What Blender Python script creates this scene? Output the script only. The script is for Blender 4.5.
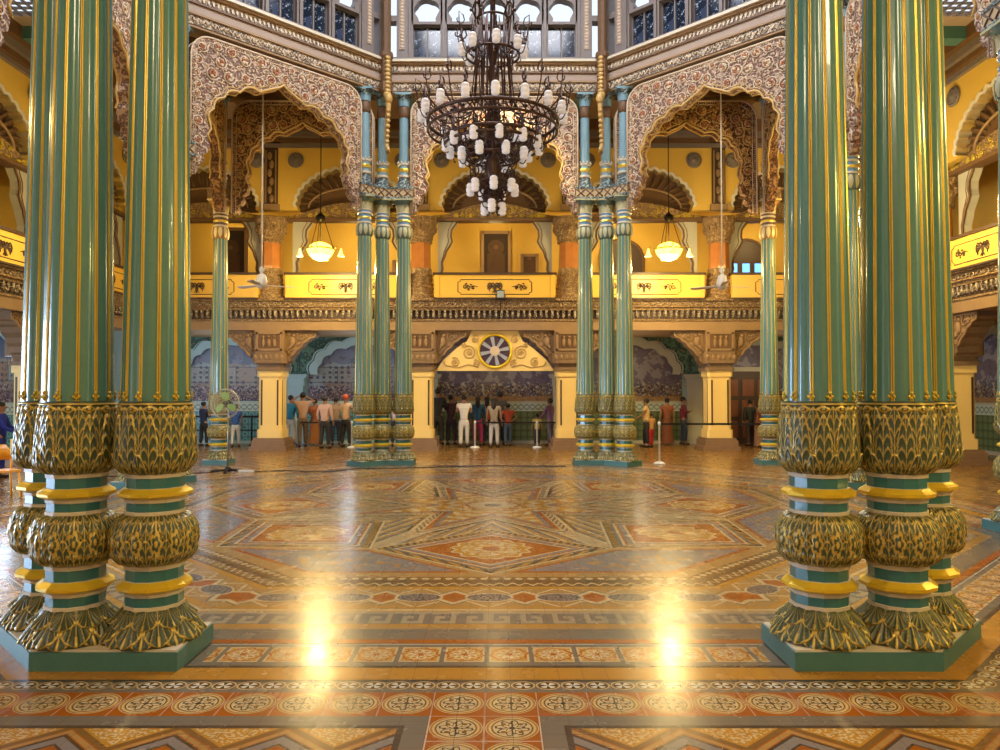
import bpy, math, random
import numpy as np
from mathutils import Matrix, Vector
from mathutils.geometry import tessellate_polygon
PI = math.pi
random.seed(7)
C = bpy.context.scene.collection
for o in list(bpy.data.objects):
    bpy.data.objects.remove(o)

# ------------------------------------------------------------------ camera, world, lights, exposure
scn = bpy.context.scene
A = 2.75                       # half a side of the octagon
B = 6.64                       # inradius of the octagon (column line)
GW = 11.0                      # gallery line
CAMY, CAMX, EYE, PITCH = -11.69, 0.068, 1.755, 0.0227
cam_d = bpy.data.cameras.new('camera'); cam = bpy.data.objects.new('camera', cam_d); C.objects.link(cam)
cam_d.sensor_width = 36.0; cam_d.lens = 27.0; cam_d.shift_x = 0.0029
cam.location = (CAMX, CAMY, EYE); cam.rotation_euler = (PI/2 + PITCH, 0, 0)
scn.camera = cam
scn.view_settings.view_transform = 'Standard'; scn.view_settings.look = 'None'
scn.view_settings.gamma = 1.0; scn.view_settings.use_curve_mapping = False
scn.view_settings.exposure = 0.42

world = bpy.data.worlds.new('sky'); scn.world = world; world.use_nodes = True
wn = world.node_tree.nodes; wl = world.node_tree.links
bg = wn['Background']; bg.inputs['Strength'].default_value = 1.0
wtc = wn.new('ShaderNodeTexCoord'); wsx = wn.new('ShaderNodeSeparateXYZ'); wl.new(wtc.outputs['Generated'], wsx.inputs[0])
wr = wn.new('ShaderNodeValToRGB'); wl.new(wsx.outputs[2], wr.inputs[0])
wr.color_ramp.elements[0].position = 0.0; wr.color_ramp.elements[0].color = (0.95, 0.97, 1.0, 1)
wr.color_ramp.elements[1].position = 0.75; wr.color_ramp.elements[1].color = (0.55, 0.75, 1.0, 1)
wl.new(wr.outputs[0], bg.inputs['Color'])

def light(name, kind, loc, energy, color, size=0.2, rot=None, spot=None):
    d = bpy.data.lights.new(name, kind); d.energy = energy; d.color = color
    if kind == 'AREA': d.size = size
    elif kind == 'SUN': d.angle = size
    else: d.shadow_soft_size = size
    if kind == 'SPOT': d.spot_size = spot; d.spot_blend = 0.6
    o = bpy.data.objects.new(name, d); C.objects.link(o); o.location = loc
    if rot: o.rotation_euler = rot
    return o
WARM = (1.0, 0.62, 0.18)
# the two pendant lamps hanging behind the far diagonals, and their twins in the side aisles
LAMPS = [(-4.72, 8.55, 5.62), (4.72, 8.55, 5.62)]
for x, y, z in LAMPS:
    light('pendant_bulb', 'POINT', (x, y, z - 0.36), 520, (1.0, 0.74, 0.30), 0.2).data.specular_factor = 0.10
for x, y in ((-8.8, 4.4), (8.8, 4.4), (-8.8, -4.4), (8.8, -4.4)):
    light('aisle_bulb', 'POINT', (x, y, 5.6), 160 if x < 0 else 420, (1.0, 0.74, 0.30), 0.2)
# lamps in the rooms of the upper gallery and lights in the aisle below it
for x in (-8.9, -4.44, 0.0, 4.44, 8.9):
    light('gallery_room_bulb', 'POINT', (x, GW + 1.6, 6.9), 50, (1.0, 0.74, 0.30), 0.25)
for x in (-8.9, -4.44):
    light('aisle_daylight_fill', 'POINT', (x, GW + 1.3, 2.5), 40, (0.7, 0.85, 1.0), 0.5)  # point lights standing in for daylight in the left bays
for x in (0.0, 4.44, 8.9):
    light('aisle_under_bulb', 'POINT', (x, GW + 1.3, 2.6), 20, (1.0, 0.8, 0.5), 0.5)
# unseen spot aimed at the far gallery; fill lamps added near the camera
light('flood_beam', 'SPOT', (0.12, 5.6, 8.6), 420, (1.0, 0.76, 0.40), 0.25, (math.radians(38), 0, 0), math.radians(120)).data.specular_factor = 0.2
light('entrance_daylight', 'AREA', (-15.5, -4.5, 2.6), 2700, (0.50, 0.68, 1.0), 5.5, (0, math.radians(-86), 0)).data.specular_factor = 0.35
light('dome_daylight', 'AREA', (0, 0, 14.4), 1250, (0.90, 0.92, 1.0), 5.0, (0, 0, 0)).data.specular_factor = 0.3
light('near_fill_lamp', 'POINT', (7.5, -9.4, 4.6), 420, (1.0, 0.74, 0.16), 0.3)
light('near_fill_lamp', 'POINT', (-2.6, -12.6, 7.0), 380, (1.0, 0.80, 0.52), 0.5)
light('left_aisle_fill', 'POINT', (-12.2, 7.4, 2.6), 170, (0.62, 0.78, 1.0), 0.5)  # added point lamp imitating daylight on the left corner wall
light('near_fill_lamp', 'POINT', (3.4, -12.6, 7.0), 380, (1.0, 0.80, 0.52), 0.5)

# ------------------------------------------------------------------ mesh helper
class G:
    def __init__(s): s.v = []; s.f = []; s.m = []; s.s = []
    def add(s, vs, fs, m=0, sm=False, M=None):
        b = len(s.v)
        if M is not None: vs = [M @ Vector(p) for p in vs]
        s.v += [tuple(p) for p in vs]
        s.f += [tuple(i + b for i in f) for f in fs]
        s.m += [m]*len(fs) if isinstance(m, int) else list(m)
        s.s += [sm]*len(fs)
        return s
    def box(s, c, d, m=0, M=None):
        x, y, z = c; a, b, e = d[0]/2, d[1]/2, d[2]/2
        vs = [(x+i*a, y+j*b, z+k*e) for k in (-1, 1) for j in (-1, 1) for i in (-1, 1)]
        return s.add(vs, [(0,2,3,1),(4,5,7,6),(0,1,5,4),(2,6,7,3),(0,4,6,2),(1,3,7,5)], m, False, M)
    def b2(s, x0, x1, y0, y1, z0, z1, m=0, M=None):
        return s.box(((x0+x1)/2, (y0+y1)/2, (z0+z1)/2), (x1-x0, y1-y0, z1-z0), m, M)
    def lathe(s, pr, n=24, m=0, sm=True, c=(0,0,0), off=0.0, cap=True, M=None, ms=None):
        vs = []; fs = []; mm = []
        for r, z in pr:
            for k in range(n):
                a = 2*PI*(k+off)/n
                vs.append((c[0]+r*math.cos(a), c[1]+r*math.sin(a), c[2]+z))
        for i in range(len(pr)-1):
            for k in range(n):
                k2 = (k+1) % n
                fs.append((i*n+k, i*n+k2, (i+1)*n+k2, (i+1)*n+k)); mm.append(ms[i] if ms else m)
        if cap:
            fs.append(tuple(range(n-1, -1, -1))); mm.append(ms[0] if ms else m)
            fs.append(tuple((len(pr)-1)*n+k for k in range(n))); mm.append(ms[-1] if ms else m)
        return s.add(vs, fs, mm, sm, M)
    def prism(s, poly, y0, y1, m=0, M=None, side=None, axis='y'):
        """poly in x,z extruded along y (axis 'z': poly in x,y extruded along z)"""
        n = len(poly)
        tri = tessellate_polygon([[Vector((p[0], p[1], 0)) for p in poly]])
        if axis == 'y': vs = [(p[0], y0, p[1]) for p in poly] + [(p[0], y1, p[1]) for p in poly]
        else: vs = [(p[0], p[1], y0) for p in poly] + [(p[0], p[1], y1) for p in poly]
        ar = sum(poly[i][0]*poly[(i+1)%n][1]-poly[(i+1)%n][0]*poly[i][1] for i in range(n))
        def nz(t):
            a, b, c_ = (poly[i] for i in t)
            return (b[0]-a[0])*(c_[1]-a[1])-(b[1]-a[1])*(c_[0]-a[0])
        tri = [t if nz(t) > 0 else (t[0], t[2], t[1]) for t in tri if abs(nz(t)) > 1e-12]
        fl = (axis == 'y')
        fs = []
        for t in tri:
            fs.append(tuple(t) if fl else tuple(reversed(t)))
            q = tuple(i+n for i in t); fs.append(tuple(reversed(q)) if fl else q)
        mm = [m]*len(fs)
        for i in range(n):
            j = (i+1) % n
            q = (i, j, j+n, i+n)
            if (ar > 0) == fl: q = tuple(reversed(q))
            fs.append(q); mm.append(m if side is None else side)
        return s.add(vs, fs, mm, False, M)
    def tube(s, pts, r, n=6, m=0, closed=False, M=None, sm=True):
        pts = [Vector(p) for p in pts]; N = len(pts); vs = []; fs = []
        rr = r if isinstance(r, (list, tuple)) else [r]*N
        up = None
        for i, p in enumerate(pts):
            if closed: t = pts[(i+1) % N]-pts[i-1]
            else: t = pts[min(i+1, N-1)]-pts[max(i-1, 0)]
            if t.length < 1e-9: t = Vector((0,0,1))
            t.normalize()
            if up is None:
                up = Vector((0,0,1)) if abs(t.z) < 0.9 else Vector((1,0,0))
            u = (up - t*up.dot(t))
            if u.length < 1e-6: u = t.orthogonal()
            u.normalize(); up = u; w = t.cross(u)
            for k in range(n):
                a = 2*PI*k/n
                vs.append(p+u*math.cos(a)*rr[i]+w*math.sin(a)*rr[i])
        for i in range(N if closed else N-1):
            j = (i+1) % N
            for k in range(n):
                k2 = (k+1) % n
                fs.append((i*n+k, i*n+k2, j*n+k2, j*n+k))
        if not closed:
            fs.append(tuple(range(n-1, -1, -1))); fs.append(tuple((N-1)*n+k for k in range(n)))
        return s.add(vs, fs, m, sm, M)
    def ball(s, c, r, m=0, nu=10, nv=6, M=None):
        if not isinstance(r, (list, tuple)): r = (r, r, r)
        vs = [(c[0], c[1], c[2]-r[2])]; fs = []
        for i in range(1, nv):
            t = PI*i/nv
            for k in range(nu):
                a = 2*PI*k/nu
                vs.append((c[0]+r[0]*math.sin(t)*math.cos(a), c[1]+r[1]*math.sin(t)*math.sin(a), c[2]-r[2]*math.cos(t)))
        vs.append((c[0], c[1], c[2]+r[2])); L = len(vs)-1
        for k in range(nu):
            k2 = (k+1) % nu
            fs.append((0, 1+k2, 1+k)); fs.append((L, L-nu+k, L-nu+k2))
            for i in range(nv-2):
                fs.append((1+i*nu+k, 1+i*nu+k2, 1+(i+1)*nu+k2, 1+(i+1)*nu+k))
        return s.add(vs, fs, m, True, M)
    def mesh(s, name, mats):
        me = bpy.data.meshes.new(name); me.from_pydata(s.v, [], s.f)
        for x in (mats if isinstance(mats, (list, tuple)) else [mats]): me.materials.append(x)
        me.polygons.foreach_set('material_index', s.m); me.polygons.foreach_set('use_smooth', s.s); me.update()
        return me
    def obj(s, name, mats, parent=None, loc=None, rz=0):
        return link(name, s.mesh(name, mats), parent, loc, rz)
def link(name, me, parent=None, loc=None, rz=0):
    o = bpy.data.objects.new(name, me); C.objects.link(o)
    if parent is not None: o.parent = parent
    if loc is not None: o.location = loc
    if rz: o.rotation_euler = (0, 0, rz)
    return o
def tag(o, label, cat, group=None, kind=None):
    o['label'] = label; o['category'] = cat
    if group: o['group'] = group
    o['kind'] = kind or 'thing'
    return o
def thing(name, label, cat, loc=(0,0,0), rz=0, group=None):
    o = bpy.data.objects.new(name, None); C.objects.link(o); o.location = loc; o.rotation_euler = (0,0,rz)
    o.empty_display_size = 0.1
    return tag(o, label, cat, group)
def struct(o): o['kind'] = 'structure'; return o
def kids(o): return [c for c in bpy.data.objects if c.parent is o]
KC = {}
def dup(root, loc, rz, label, sx=1.0):
    key = root.name
    if key not in KC: KC[key] = [(c, kids(c)) for c in kids(root)]
    r = root.copy(); C.objects.link(r); r.location = loc; r.rotation_euler = (0,0,rz); r['label'] = label
    if sx != 1.0: r.scale = (sx, 1, 1)
    for c, gs in KC[key]:
        d = c.copy(); C.objects.link(d); d.parent = r
        for g in gs:
            e = g.copy(); C.objects.link(e); e.parent = d
    return r
def px(x, y, D):
    """point seen at pixel x,y of the photograph at distance D: used for measuring"""
    v = math.tan(math.atan((375-y)/750)+PITCH)
    return (CAMX+(x-497.1)*D/750, CAMY+D, EYE+v*D)

# ------------------------------------------------------------------ materials
def sock(x): return x
class E:
    """tiny expression helper that writes Math nodes"""
    nt = None
    def __init__(s, o): s.o = o
    @staticmethod
    def op(name, *a, clamp=False):
        n = E.nt.nodes.new('ShaderNodeMath'); n.operation = name; n.use_clamp = clamp
        for i, x in enumerate(a):
            if isinstance(x, E): E.nt.links.new(x.o, n.inputs[i])
            else: n.inputs[i].default_value = float(x)
        return E(n.outputs[0])
    def __add__(s, b): return E.op('ADD', s, b)
    __radd__ = __add__
    def __sub__(s, b): return E.op('SUBTRACT', s, b)
    def __rsub__(s, b): return E.op('SUBTRACT', b, s)
    def __mul__(s, b): return E.op('MULTIPLY', s, b)
    __rmul__ = __mul__
    def __truediv__(s, b): return E.op('DIVIDE', s, b)
    def __lt__(s, b): return E.op('LESS_THAN', s, b)
    def __gt__(s, b): return E.op('GREATER_THAN', s, b)
    def __and__(s, b): return E.op('MULTIPLY', s, b)
    def __or__(s, b): return E.op('MAXIMUM', s, b)
    def inv(s): return E.op('SUBTRACT', 1.0, s)
def eabs(a): return E.op('ABSOLUTE', a)
def emax(a, b): return E.op('MAXIMUM', a, b)
def emin(a, b): return E.op('MINIMUM', a, b)
def efr(a): return E.op('FRACT', a)
def efl(a): return E.op('FLOOR', a)
def esin(a): return E.op('SINE', a)
def elen(a, b): return E.op('SQRT', a*a + b*b)
def eat(a, b): return E.op('ARCTAN2', a, b)
def btw(a, lo, hi): return (a > lo) & (a < hi)
class Col:
    """layers of colour"""
    def __init__(s, c): s.c = c
    def lay(s, mask, c, f=1.0):
        n = E.nt.nodes.new('ShaderNodeMix'); n.data_type = 'RGBA'
        if f != 1.0: mask = mask*f
        E.nt.links.new(mask.o, n.inputs[0])
        for x, i in ((s.c, 6), (c, 7)):
            if isinstance(x, tuple): n.inputs[i].default_value = (*x, 1)
            else: E.nt.links.new(x, n.inputs[i])
        s.c = n.outputs[2]
def coords(kind='Object'):
    tc = E.nt.nodes.new('ShaderNodeTexCoord'); sx = E.nt.nodes.new('ShaderNodeSeparateXYZ')
    E.nt.links.new(tc.outputs[kind], sx.inputs[0])
    return E(sx.outputs[0]), E(sx.outputs[1]), E(sx.outputs[2]), tc.outputs[kind]
def newmat(name, rough=0.5, metal=0.0):
    m = bpy.data.materials.new(name); m.use_nodes = True
    E.nt = m.node_tree; b = m.node_tree.nodes['Principled BSDF']
    b.inputs['Roughness'].default_value = rough; b.inputs['Metallic'].default_value = metal
    return m, b
def noise(vec, scale, detail=4, out=0, kind='ShaderNodeTexNoise'):
    n = E.nt.nodes.new(kind); n.inputs['Scale'].default_value = scale
    if kind == 'ShaderNodeTexNoise': n.inputs['Detail'].default_value = detail
    E.nt.links.new(vec, n.inputs['Vector']); return E(n.outputs[out])
def bump(b, h, strength=0.3, dist=0.02):
    n = E.nt.nodes.new('ShaderNodeBump'); n.inputs['Strength'].default_value = strength; n.inputs['Distance'].default_value = dist
    E.nt.links.new(h.o, n.inputs['Height']); E.nt.links.new(n.outputs[0], b.inputs['Normal'])
def setc(b, c):
    if isinstance(c, tuple): b.inputs['Base Color'].default_value = (*c, 1)
    else: E.nt.links.new(c, b.inputs['Base Color'])
def plain(name, c, rough=0.5, metal=0.0, var=0.25, sc=6.0, bmp=0.1, coat=0.0):
    m, b = newmat(name, rough, metal)
    X, Y, Z, v = coords()
    k = Col(c); n = noise(v, sc, 6)
    k.lay(E.op('MULTIPLY', n, n, clamp=True), tuple(x*(1-var) for x in c)); 
    n2 = noise(v, sc*7, 3)
    k.lay((n2 > 0.62)*0.5, tuple(x*(1-var*0.7) for x in c))
    setc(b, k.c)
    if bmp: bump(b, n2, bmp, 0.01)
    if coat: b.inputs['Coat Weight'].default_value = coat
    return m
def emis(name, c, st, base=(0.9,0.9,0.9)):
    m, b = newmat(name, 0.4); setc(b, base)
    b.inputs['Emission Color'].default_value = (*c, 1); b.inputs['Emission Strength'].default_value = st
    return m
def carved(name, hi, lo, scale=14.0, rough=0.6, tint=None, metal=0.0, bs=0.9):
    """deeply carved foliage: swirling ridges lighter, hollows between them darker"""
    m, b = newmat(name, rough, metal)
    X, Y, Z, v = coords()
    nd = E.nt.nodes.new('ShaderNodeTexNoise'); nd.inputs['Scale'].default_value = scale*0.35; nd.inputs['Detail'].default_value = 1
    E.nt.links.new(v, nd.inputs['Vector'])
    mx = E.nt.nodes.new('ShaderNodeMix'); mx.data_type = 'VECTOR'; mx.inputs[0].default_value = 0.12
    E.nt.links.new(v, mx.inputs[4]); E.nt.links.new(nd.outputs['Color'], mx.inputs[5])
    vo = E.nt.nodes.new('ShaderNodeTexVoronoi'); vo.inputs['Scale'].default_value = scale; E.nt.links.new(mx.outputs[1], vo.inputs['Vector'])
    d = E(vo.outputs['Distance'])
    ring = esin(d*9.5+0.6)*0.5+0.5
    n2 = noise(v, scale*3.1, 2)
    h = ring*0.75 + n2*0.35
    k = Col(lo)
    k.lay(E.op('MULTIPLY', E.op('SUBTRACT', h, 0.25), 1.9, clamp=True), hi)
    if tint: k.lay((d < 0.22) & (noise(v, scale*0.5, 0) > 0.52), tint)
    setc(b, k.c); bump(b, h, bs, 0.03)
    return m

TEAL = plain('teal_enamel', (0.085, 0.225, 0.200), 0.24, 0, 0.18, 3.0, 0.03, 0.4)
TEALN = plain('teal_collar', (0.035, 0.16, 0.17), 0.3, 0, 0.25, 6.0, 0.05, 0.3)
TEALP = plain('teal_plinth', (0.065, 0.185, 0.175), 0.42, 0, 0.3, 9.0, 0.15)
GOLD = plain('gilt_paint', (0.66, 0.47, 0.06), 0.3, 0.45, 0.3, 7.0, 0.15)
GOLDB = plain('gilt_bright', (0.82, 0.56, 0.03), 0.33, 0.3, 0.22, 9.0, 0.12)
CREAM = plain('cream_paint', (0.62, 0.55, 0.42), 0.45, 0, 0.25, 8.0, 0.1)
REDSH = plain('groove_shade', (0.30, 0.09, 0.03), 0.4, 0, 0.3, 9.0, 0.05)  # reddish shade of the groove between fillets, put into the colour
UBLUE = plain('upper_blue', (0.20, 0.34, 0.40), 0.35, 0, 0.25, 5.0, 0.05)
SLATE = carved('slate_leaf', (0.26, 0.34, 0.33), (0.05, 0.07, 0.08), 16.0)
CAPL = carved('capital_leaf', (0.55, 0.46, 0.20), (0.08, 0.13, 0.10), 18.0, 0.45)
CAPG = carved('capital_goldlit', (0.80, 0.60, 0.22), (0.32, 0.16, 0.04), 18.0, 0.45)
LACE = carved('pink_lacework', (0.44, 0.31, 0.22), (0.15, 0.075, 0.05), 12.0, 0.6, (0.36, 0.10, 0.05))
LACED = carved('ochre_lacework', (0.32, 0.15, 0.045), (0.09, 0.035, 0.012), 12.0, 0.6)
VINE = plain('vine_cream', (0.66, 0.52, 0.36), 0.55, 0, 0.3, 12.0, 0.2)
VINER = plain('vine_red', (0.40, 0.14, 0.07), 0.55, 0, 0.3, 12.0, 0.2)
VINEG = plain('vine_gilt', (0.58, 0.38, 0.13), 0.5, 0.1, 0.3, 12.0, 0.2)
TAN = plain('tan_stucco', (0.33, 0.205, 0.10), 0.65, 0, 0.3, 4.0, 0.2)
TAND = plain('tan_relief_ground', (0.24, 0.145, 0.07), 0.6, 0, 0.45, 11.0, 0.5)
TANC = carved('tan_carving', (0.44, 0.29, 0.14), (0.20, 0.115, 0.05), 20.0)
BASEB = plain('base_stone', (0.26, 0.15, 0.075), 0.55, 0, 0.35, 6.0, 0.3)
BROWN = plain('brown_stone', (0.15, 0.075, 0.03), 0.6, 0, 0.4, 6.0, 0.2)
MAUVE = plain('mauve_stucco', (0.36, 0.27, 0.205), 0.65, 0, 0.25, 4.0, 0.15)
FRIEZ = carved('pale_frieze', (0.50, 0.41, 0.30), (0.15, 0.11, 0.085), 12.0)
YEL = plain('yellow_wall', (0.72, 0.47, 0.085), 0.6, 0, 0.12, 1.2, 0.08)
YELP = plain('yellow_pillar', (0.84, 0.60, 0.20), 0.5, 0, 0.1, 2.0, 0.05)
YELB = plain('yellow_balcony', (0.80, 0.49, 0.075), 0.4, 0, 0.1, 2.0, 0.03)
WHT = plain('white_plaster', (0.68, 0.64, 0.55), 0.55, 0, 0.15, 4.0, 0.1)
ORST = plain('orange_marble', (0.50, 0.19, 0.05), 0.25, 0, 0.4, 4.0, 0.05)
DKBR = plain('dark_brown_wood', (0.06, 0.028, 0.014), 0.5, 0, 0.4, 6.0, 0.1)
BLK = plain('black_iron', (0.015, 0.013, 0.012), 0.45, 0.4, 0.3, 8.0, 0.1)
IRON = plain('bronze_iron', (0.075, 0.035, 0.022), 0.38, 0.5, 0.4, 12.0, 0.2)
GREYB = plain('greybrown_frame', (0.20, 0.165, 0.15), 0.55, 0, 0.3, 6.0, 0.15)
LBLUE = plain('pale_blue_plaster', (0.36, 0.50, 0.50), 0.6, 0, 0.15, 4.0, 0.08)
LBLUW = plain('pale_plaster_warm', (0.42, 0.40, 0.32), 0.6, 0, 0.15, 4.0, 0.08)  # warm-lit copy of the pale blue wall plaster; also colours wavy brackets
GVAULT = carved('green_vault', (0.10, 0.20, 0.13), (0.03, 0.075, 0.06), 7.0, 0.6, (0.25, 0.2, 0.05))
# ------------------------------------------------------------------ floor
def floor_material():
    m, b = newmat('encaustic_floor', 0.2)
    X, Y, Z, vec = coords('Object')
    ax, ay = eabs(X), eabs(Y)
    mm, mn = emax(ax, ay), emin(ax, ay)
    u = emax(mm, (mm+mn)*0.70711); v = emin(mn, (mm-mn)*0.70711)
    # on the near side of the hall the signed position along the side
    TER = (0.36, 0.115, 0.04); OCH = (0.48, 0.25, 0.07); CRM = (0.60, 0.46, 0.26); GRY = (0.17, 0.145, 0.115)
    DRK = (0.060, 0.040, 0.028); BRN = (0.20, 0.105, 0.04); LIL = (0.22, 0.19, 0.175); TANF = (0.40, 0.24, 0.10); WHT_ = (0.70, 0.64, 0.52)
    # base colour of each ring
    ramp = E.nt.nodes.new('ShaderNodeValToRGB'); ramp.color_ramp.interpolation = 'CONSTANT'
    rings = [(0.0, TANF), (4.50, TANF), (4.53, BRN), (4.66, DRK), (4.69, CRM), (4.72, BRN), (4.87, OCH), (4.91, TANF),
             (5.56, DRK), (5.58, CRM), (5.61, OCH), (5.65, GRY), (5.96, OCH), (5.99, DRK), (6.01, TANF), (6.06, DRK), (6.085, GRY),
             (6.29, TER), (6.40, DRK), (6.42, GRY), (6.83, DRK), (6.85, OCH), (7.06, DRK), (7.075, GRY), (7.25, TER), (7.60, TANF)]
    cr = ramp.color_ramp
    sc = 10.0
    cr.elements[0].position = 0; cr.elements[0].color = (*rings[0][1], 1)
    cr.elements[1].position = rings[1][0]/sc; cr.elements[1].color = (*rings[1][1], 1)
    for p, c in rings[2:]:
        e = cr.elements.new(p/sc); e.color = (*c, 1)
    E.nt.links.new((u/sc).o, ramp.inputs[0])
    k = Col(ramp.outputs[0])
    def cell(per, off=0.0):
        return (efr(v/per + off)-0.5)*per
    # small ornament in the brown bands
    c1 = cell(0.11); k.lay(btw(u, 4.55, 4.64) & (elen(c1, u-4.595) < 0.036), CRM)
    k.lay(btw(u, 4.74, 4.85) & (eabs(esin(v*52.0)*0.035 + 4.795 - u) < 0.016), CRM)
    # lozenge band
    c2 = cell(0.60); q = eabs(c2)+eabs(u-5.235)
    k.lay(btw(u, 4.91, 5.56) & (eabs(eabs(c2)*1.0-eabs(u-5.235)*1.0 - 0.0) < 0.018), CRM)
    k.lay((q < 0.235), DRK); k.lay((q < 0.22), CRM); k.lay((q < 0.155), TER)
    c2b = cell(0.60, 0.5); d2 = elen(c2b/1.55, u-5.235)
    k.lay(d2 < 0.135, CRM); k.lay(d2 < 0.12, LIL); k.lay((d2 < 0.115) & (noise(vec, 38.0, 1) > 0.52), DRK)
    k.lay(btw(u, 4.91, 4.955) | btw(u, 5.515, 5.56), OCH)
    # greek key
    row = efl((u-5.65)/0.062); col = efl(efr(v/0.25)*6.0)
    ku = btw(u, 5.65, 5.96)
    key = ((row < 0.5) & (col < 4.5)) | ((col < 0.5) & (row < 4.5)) | ((row > 3.5) & (col < 3.5)) | (btw(col, 2.5, 3.5) & (row > 1.5)) | (btw(row, 1.5, 2.5) & btw(col, 1.5, 3.5)) | (btw(col, 4.5, 6.0) & (row < 0.5))
    k.lay(ku & key, (0.36, 0.29, 0.19))
    # ornate squares between the plinths
    c3 = cell(0.296); r3 = elen(c3, u-6.63); an3 = eat(c3, u-6.63)
    sq = btw(u, 6.49, 6.77) & (eabs(c3) < 0.132) & (v < 1.85)
    k.lay(sq, CRM); k.lay(sq & (emax(eabs(c3), eabs(u-6.63)) < 0.118), OCH)
    fl3 = esin(an3*8.0)*0.018
    k.lay(sq & (eabs(r3-0.085+fl3) < 0.013), CRM); k.lay(sq & (eabs(r3-0.05-fl3) < 0.009), WHT_); k.lay(sq & (r3 < 0.022), TER)
    k.lay(sq & (eabs(r3-0.118-fl3*0.5) < 0.009), TER); k.lay(sq & (noise(vec, 60.0, 0) > 0.58), CRM, 0.6)
    k.lay(btw(u, 6.42, 6.44) & (v < 1.92), WHT_, 0.6); k.lay((v > 1.92) & btw(u, 6.40, 6.83), TER)
    k.lay((v > 1.92) & (v < 1.96) & btw(u, 6.40, 6.83), DRK)
    # rosettes on grey
    c4 = cell(0.149); r4 = elen(c4/1.15, u-7.163); a4 = eat(c4, u-7.163)
    k.lay(r4 < 0.063, CRM); k.lay(r4 < 0.055, BRN); k.lay((r4 < 0.047), DRK); k.lay((r4 < 0.043) & (eabs(esin(a4*2.0)) > 0.62), WHT_)
    # big roundels
    def roundel(cx, cu, mask):
        r = elen(cx, cu); an = eat(cx, cu)
        k.lay(mask & (r < 0.140), CRM); k.lay(mask & (r < 0.134), BRN); k.lay(mask & (r < 0.130), OCH)
        k.lay(mask & (eabs(r-0.118) < 0.005), CRM); k.lay(mask & (r < 0.108), DRK); k.lay(mask & (r < 0.102), CRM)
        k.lay(mask & (eabs(r-0.075-esin(an*8.0)*0.014) < 0.0055), DRK); k.lay(mask & (eabs(r-0.045+esin(an*8.0)*0.014) < 0.005), DRK)
        k.lay(mask & (elen(eabs(cx)-0.045, eabs(cu)-0.045) < 0.014), BRN); k.lay(mask & (r < 0.016), DRK)
        k.lay(mask & (emin(eabs(cx), eabs(cu)) < 0.004) & (r < 0.09), DRK)
    c5 = cell(0.294); roundel(c5, u-7.42, btw(u, 7.265, 7.58))
    k.lay(btw(u, 7.265, 7.585) & (eabs(eabs(c5)-0.147) < 0.004), WHT_, 0.35)
    # beyond the roundels on the near side: roundel carpet in the middle, framed zigzag panels beside it
    near = (Y < -7.585)
    mid = near & (ax < 0.30)
    k.lay(mid, TER)
    c6x = (efr(X/0.294)-0.5)*0.294; c6y = (efr((Y+7.585)/0.294)-0.5)*0.294
    roundel(c6x, c6y, mid)
    k.lay(mid & ((eabs(eabs(c6x)-0.147) < 0.004) | (eabs(eabs(c6y)-0.147) < 0.004)), WHT_, 0.7)
    pan = near & (ax > 0.30)
    k.lay(pan, GRY)
    inn = (Y < -7.70) & (ax > 0.42) 
    k.lay(inn, DRK); pin = (Y < -7.735) & (ax > 0.455)
    k.lay(pin, GRY)
    per = 0.56
    tx = eabs(efr((ax-0.46)/per)-0.5)*per*0.9
    hz = (Y*-1.0-7.735)+tx
    k.lay(pin & btw(hz, 0.0, 0.21), OCH); k.lay(pin & btw(hz, 0.0, 0.19) & (noise(vec, 48.0, 0) > 0.53), CRM)
    k.lay(pin & btw(hz, 0.21, 0.26), BRN); k.lay(pin & btw(hz, 0.26, 0.32), TER); k.lay(pin & btw(hz, 0.27, 0.31), TANF)
    k.lay(pin & btw(hz, 0.32, 0.345), DRK); k.lay(pin & btw(hz, 0.345, 0.42), LIL); k.lay(pin & btw(hz, 0.42, 0.44), DRK)
    k.lay(pin & btw(hz, 0.44, 0.49), TER)
    sx_ = (efr((ax-0.46)/per)-0.5)*per; sy_ = (efr((Y+7.735)/per + 0.12)-0.5)*per
    sr = elen(sx_, sy_); sa = eat(sx_, sy_)
    star = sr < (0.105 + esin(sa*8.0)*0.035)
    k.lay(pin & (hz > 0.44) & star, CRM); k.lay(pin & (hz > 0.44) & (sr < 0.05), LIL)
    # aisle tiles outside the ring on the other sides
    ais = (u > 7.60) & near.inv()
    e1 = efr((X+Y)/0.52); e2 = efr((X-Y)/0.52)
    k.lay(ais & ((e1 < 0.5)), BRN); k.lay(ais & (e1 > 0.5) & (e2 < 0.5), TANF); k.lay(ais & (e2 > 0.5) & (e1 < 0.5), (0.30, 0.15, 0.05))
    k.lay(ais & ((efr(u/1.1) < 0.07)), DRK)
    # ------------ the eight pointed star
    inside = u < 4.50
    q = eabs(u-3.24)/1.20 + v/1.36
    outer = inside & (q > 1.0) & (u > 1.5)
    k.lay(outer, (0.215, 0.185, 0.175))
    edge = outer & ((u > 4.40) | (q < 1.05))
    k.lay(outer & ((u > 4.30) | (q < 1.12)), TER); k.lay(outer & ((u > 4.36) | (q < 1.07)), TANF)
    k.lay(outer & (q > 1.3) & (u < 4.2) & (noise(vec, 7.0, 3) > 0.56), OCH, 0.7)
    # kites between the lozenges
    s2 = (v*0.92388+u*0.38268)          # along the vertex direction
    ctr = u*0.92388 + v*0.38268         # radius along the vertex direction
    lat = eabs(v*0.92388 - u*0.38268)   # distance from the vertex line
    kite = inside & (q > 1.0) & (ctr < 3.42) & (u < 3.24)
    k.lay(kite, TANF)
    k.lay(kite & (efr(lat/0.16+0.2) < 0.38), GRY); k.lay(kite & (efr(lat/0.16+0.2) > 0.80), CRM); k.lay(kite & (lat < 0.13), CRM, 0.6)
    loz = inside & (q < 1.0)
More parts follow.
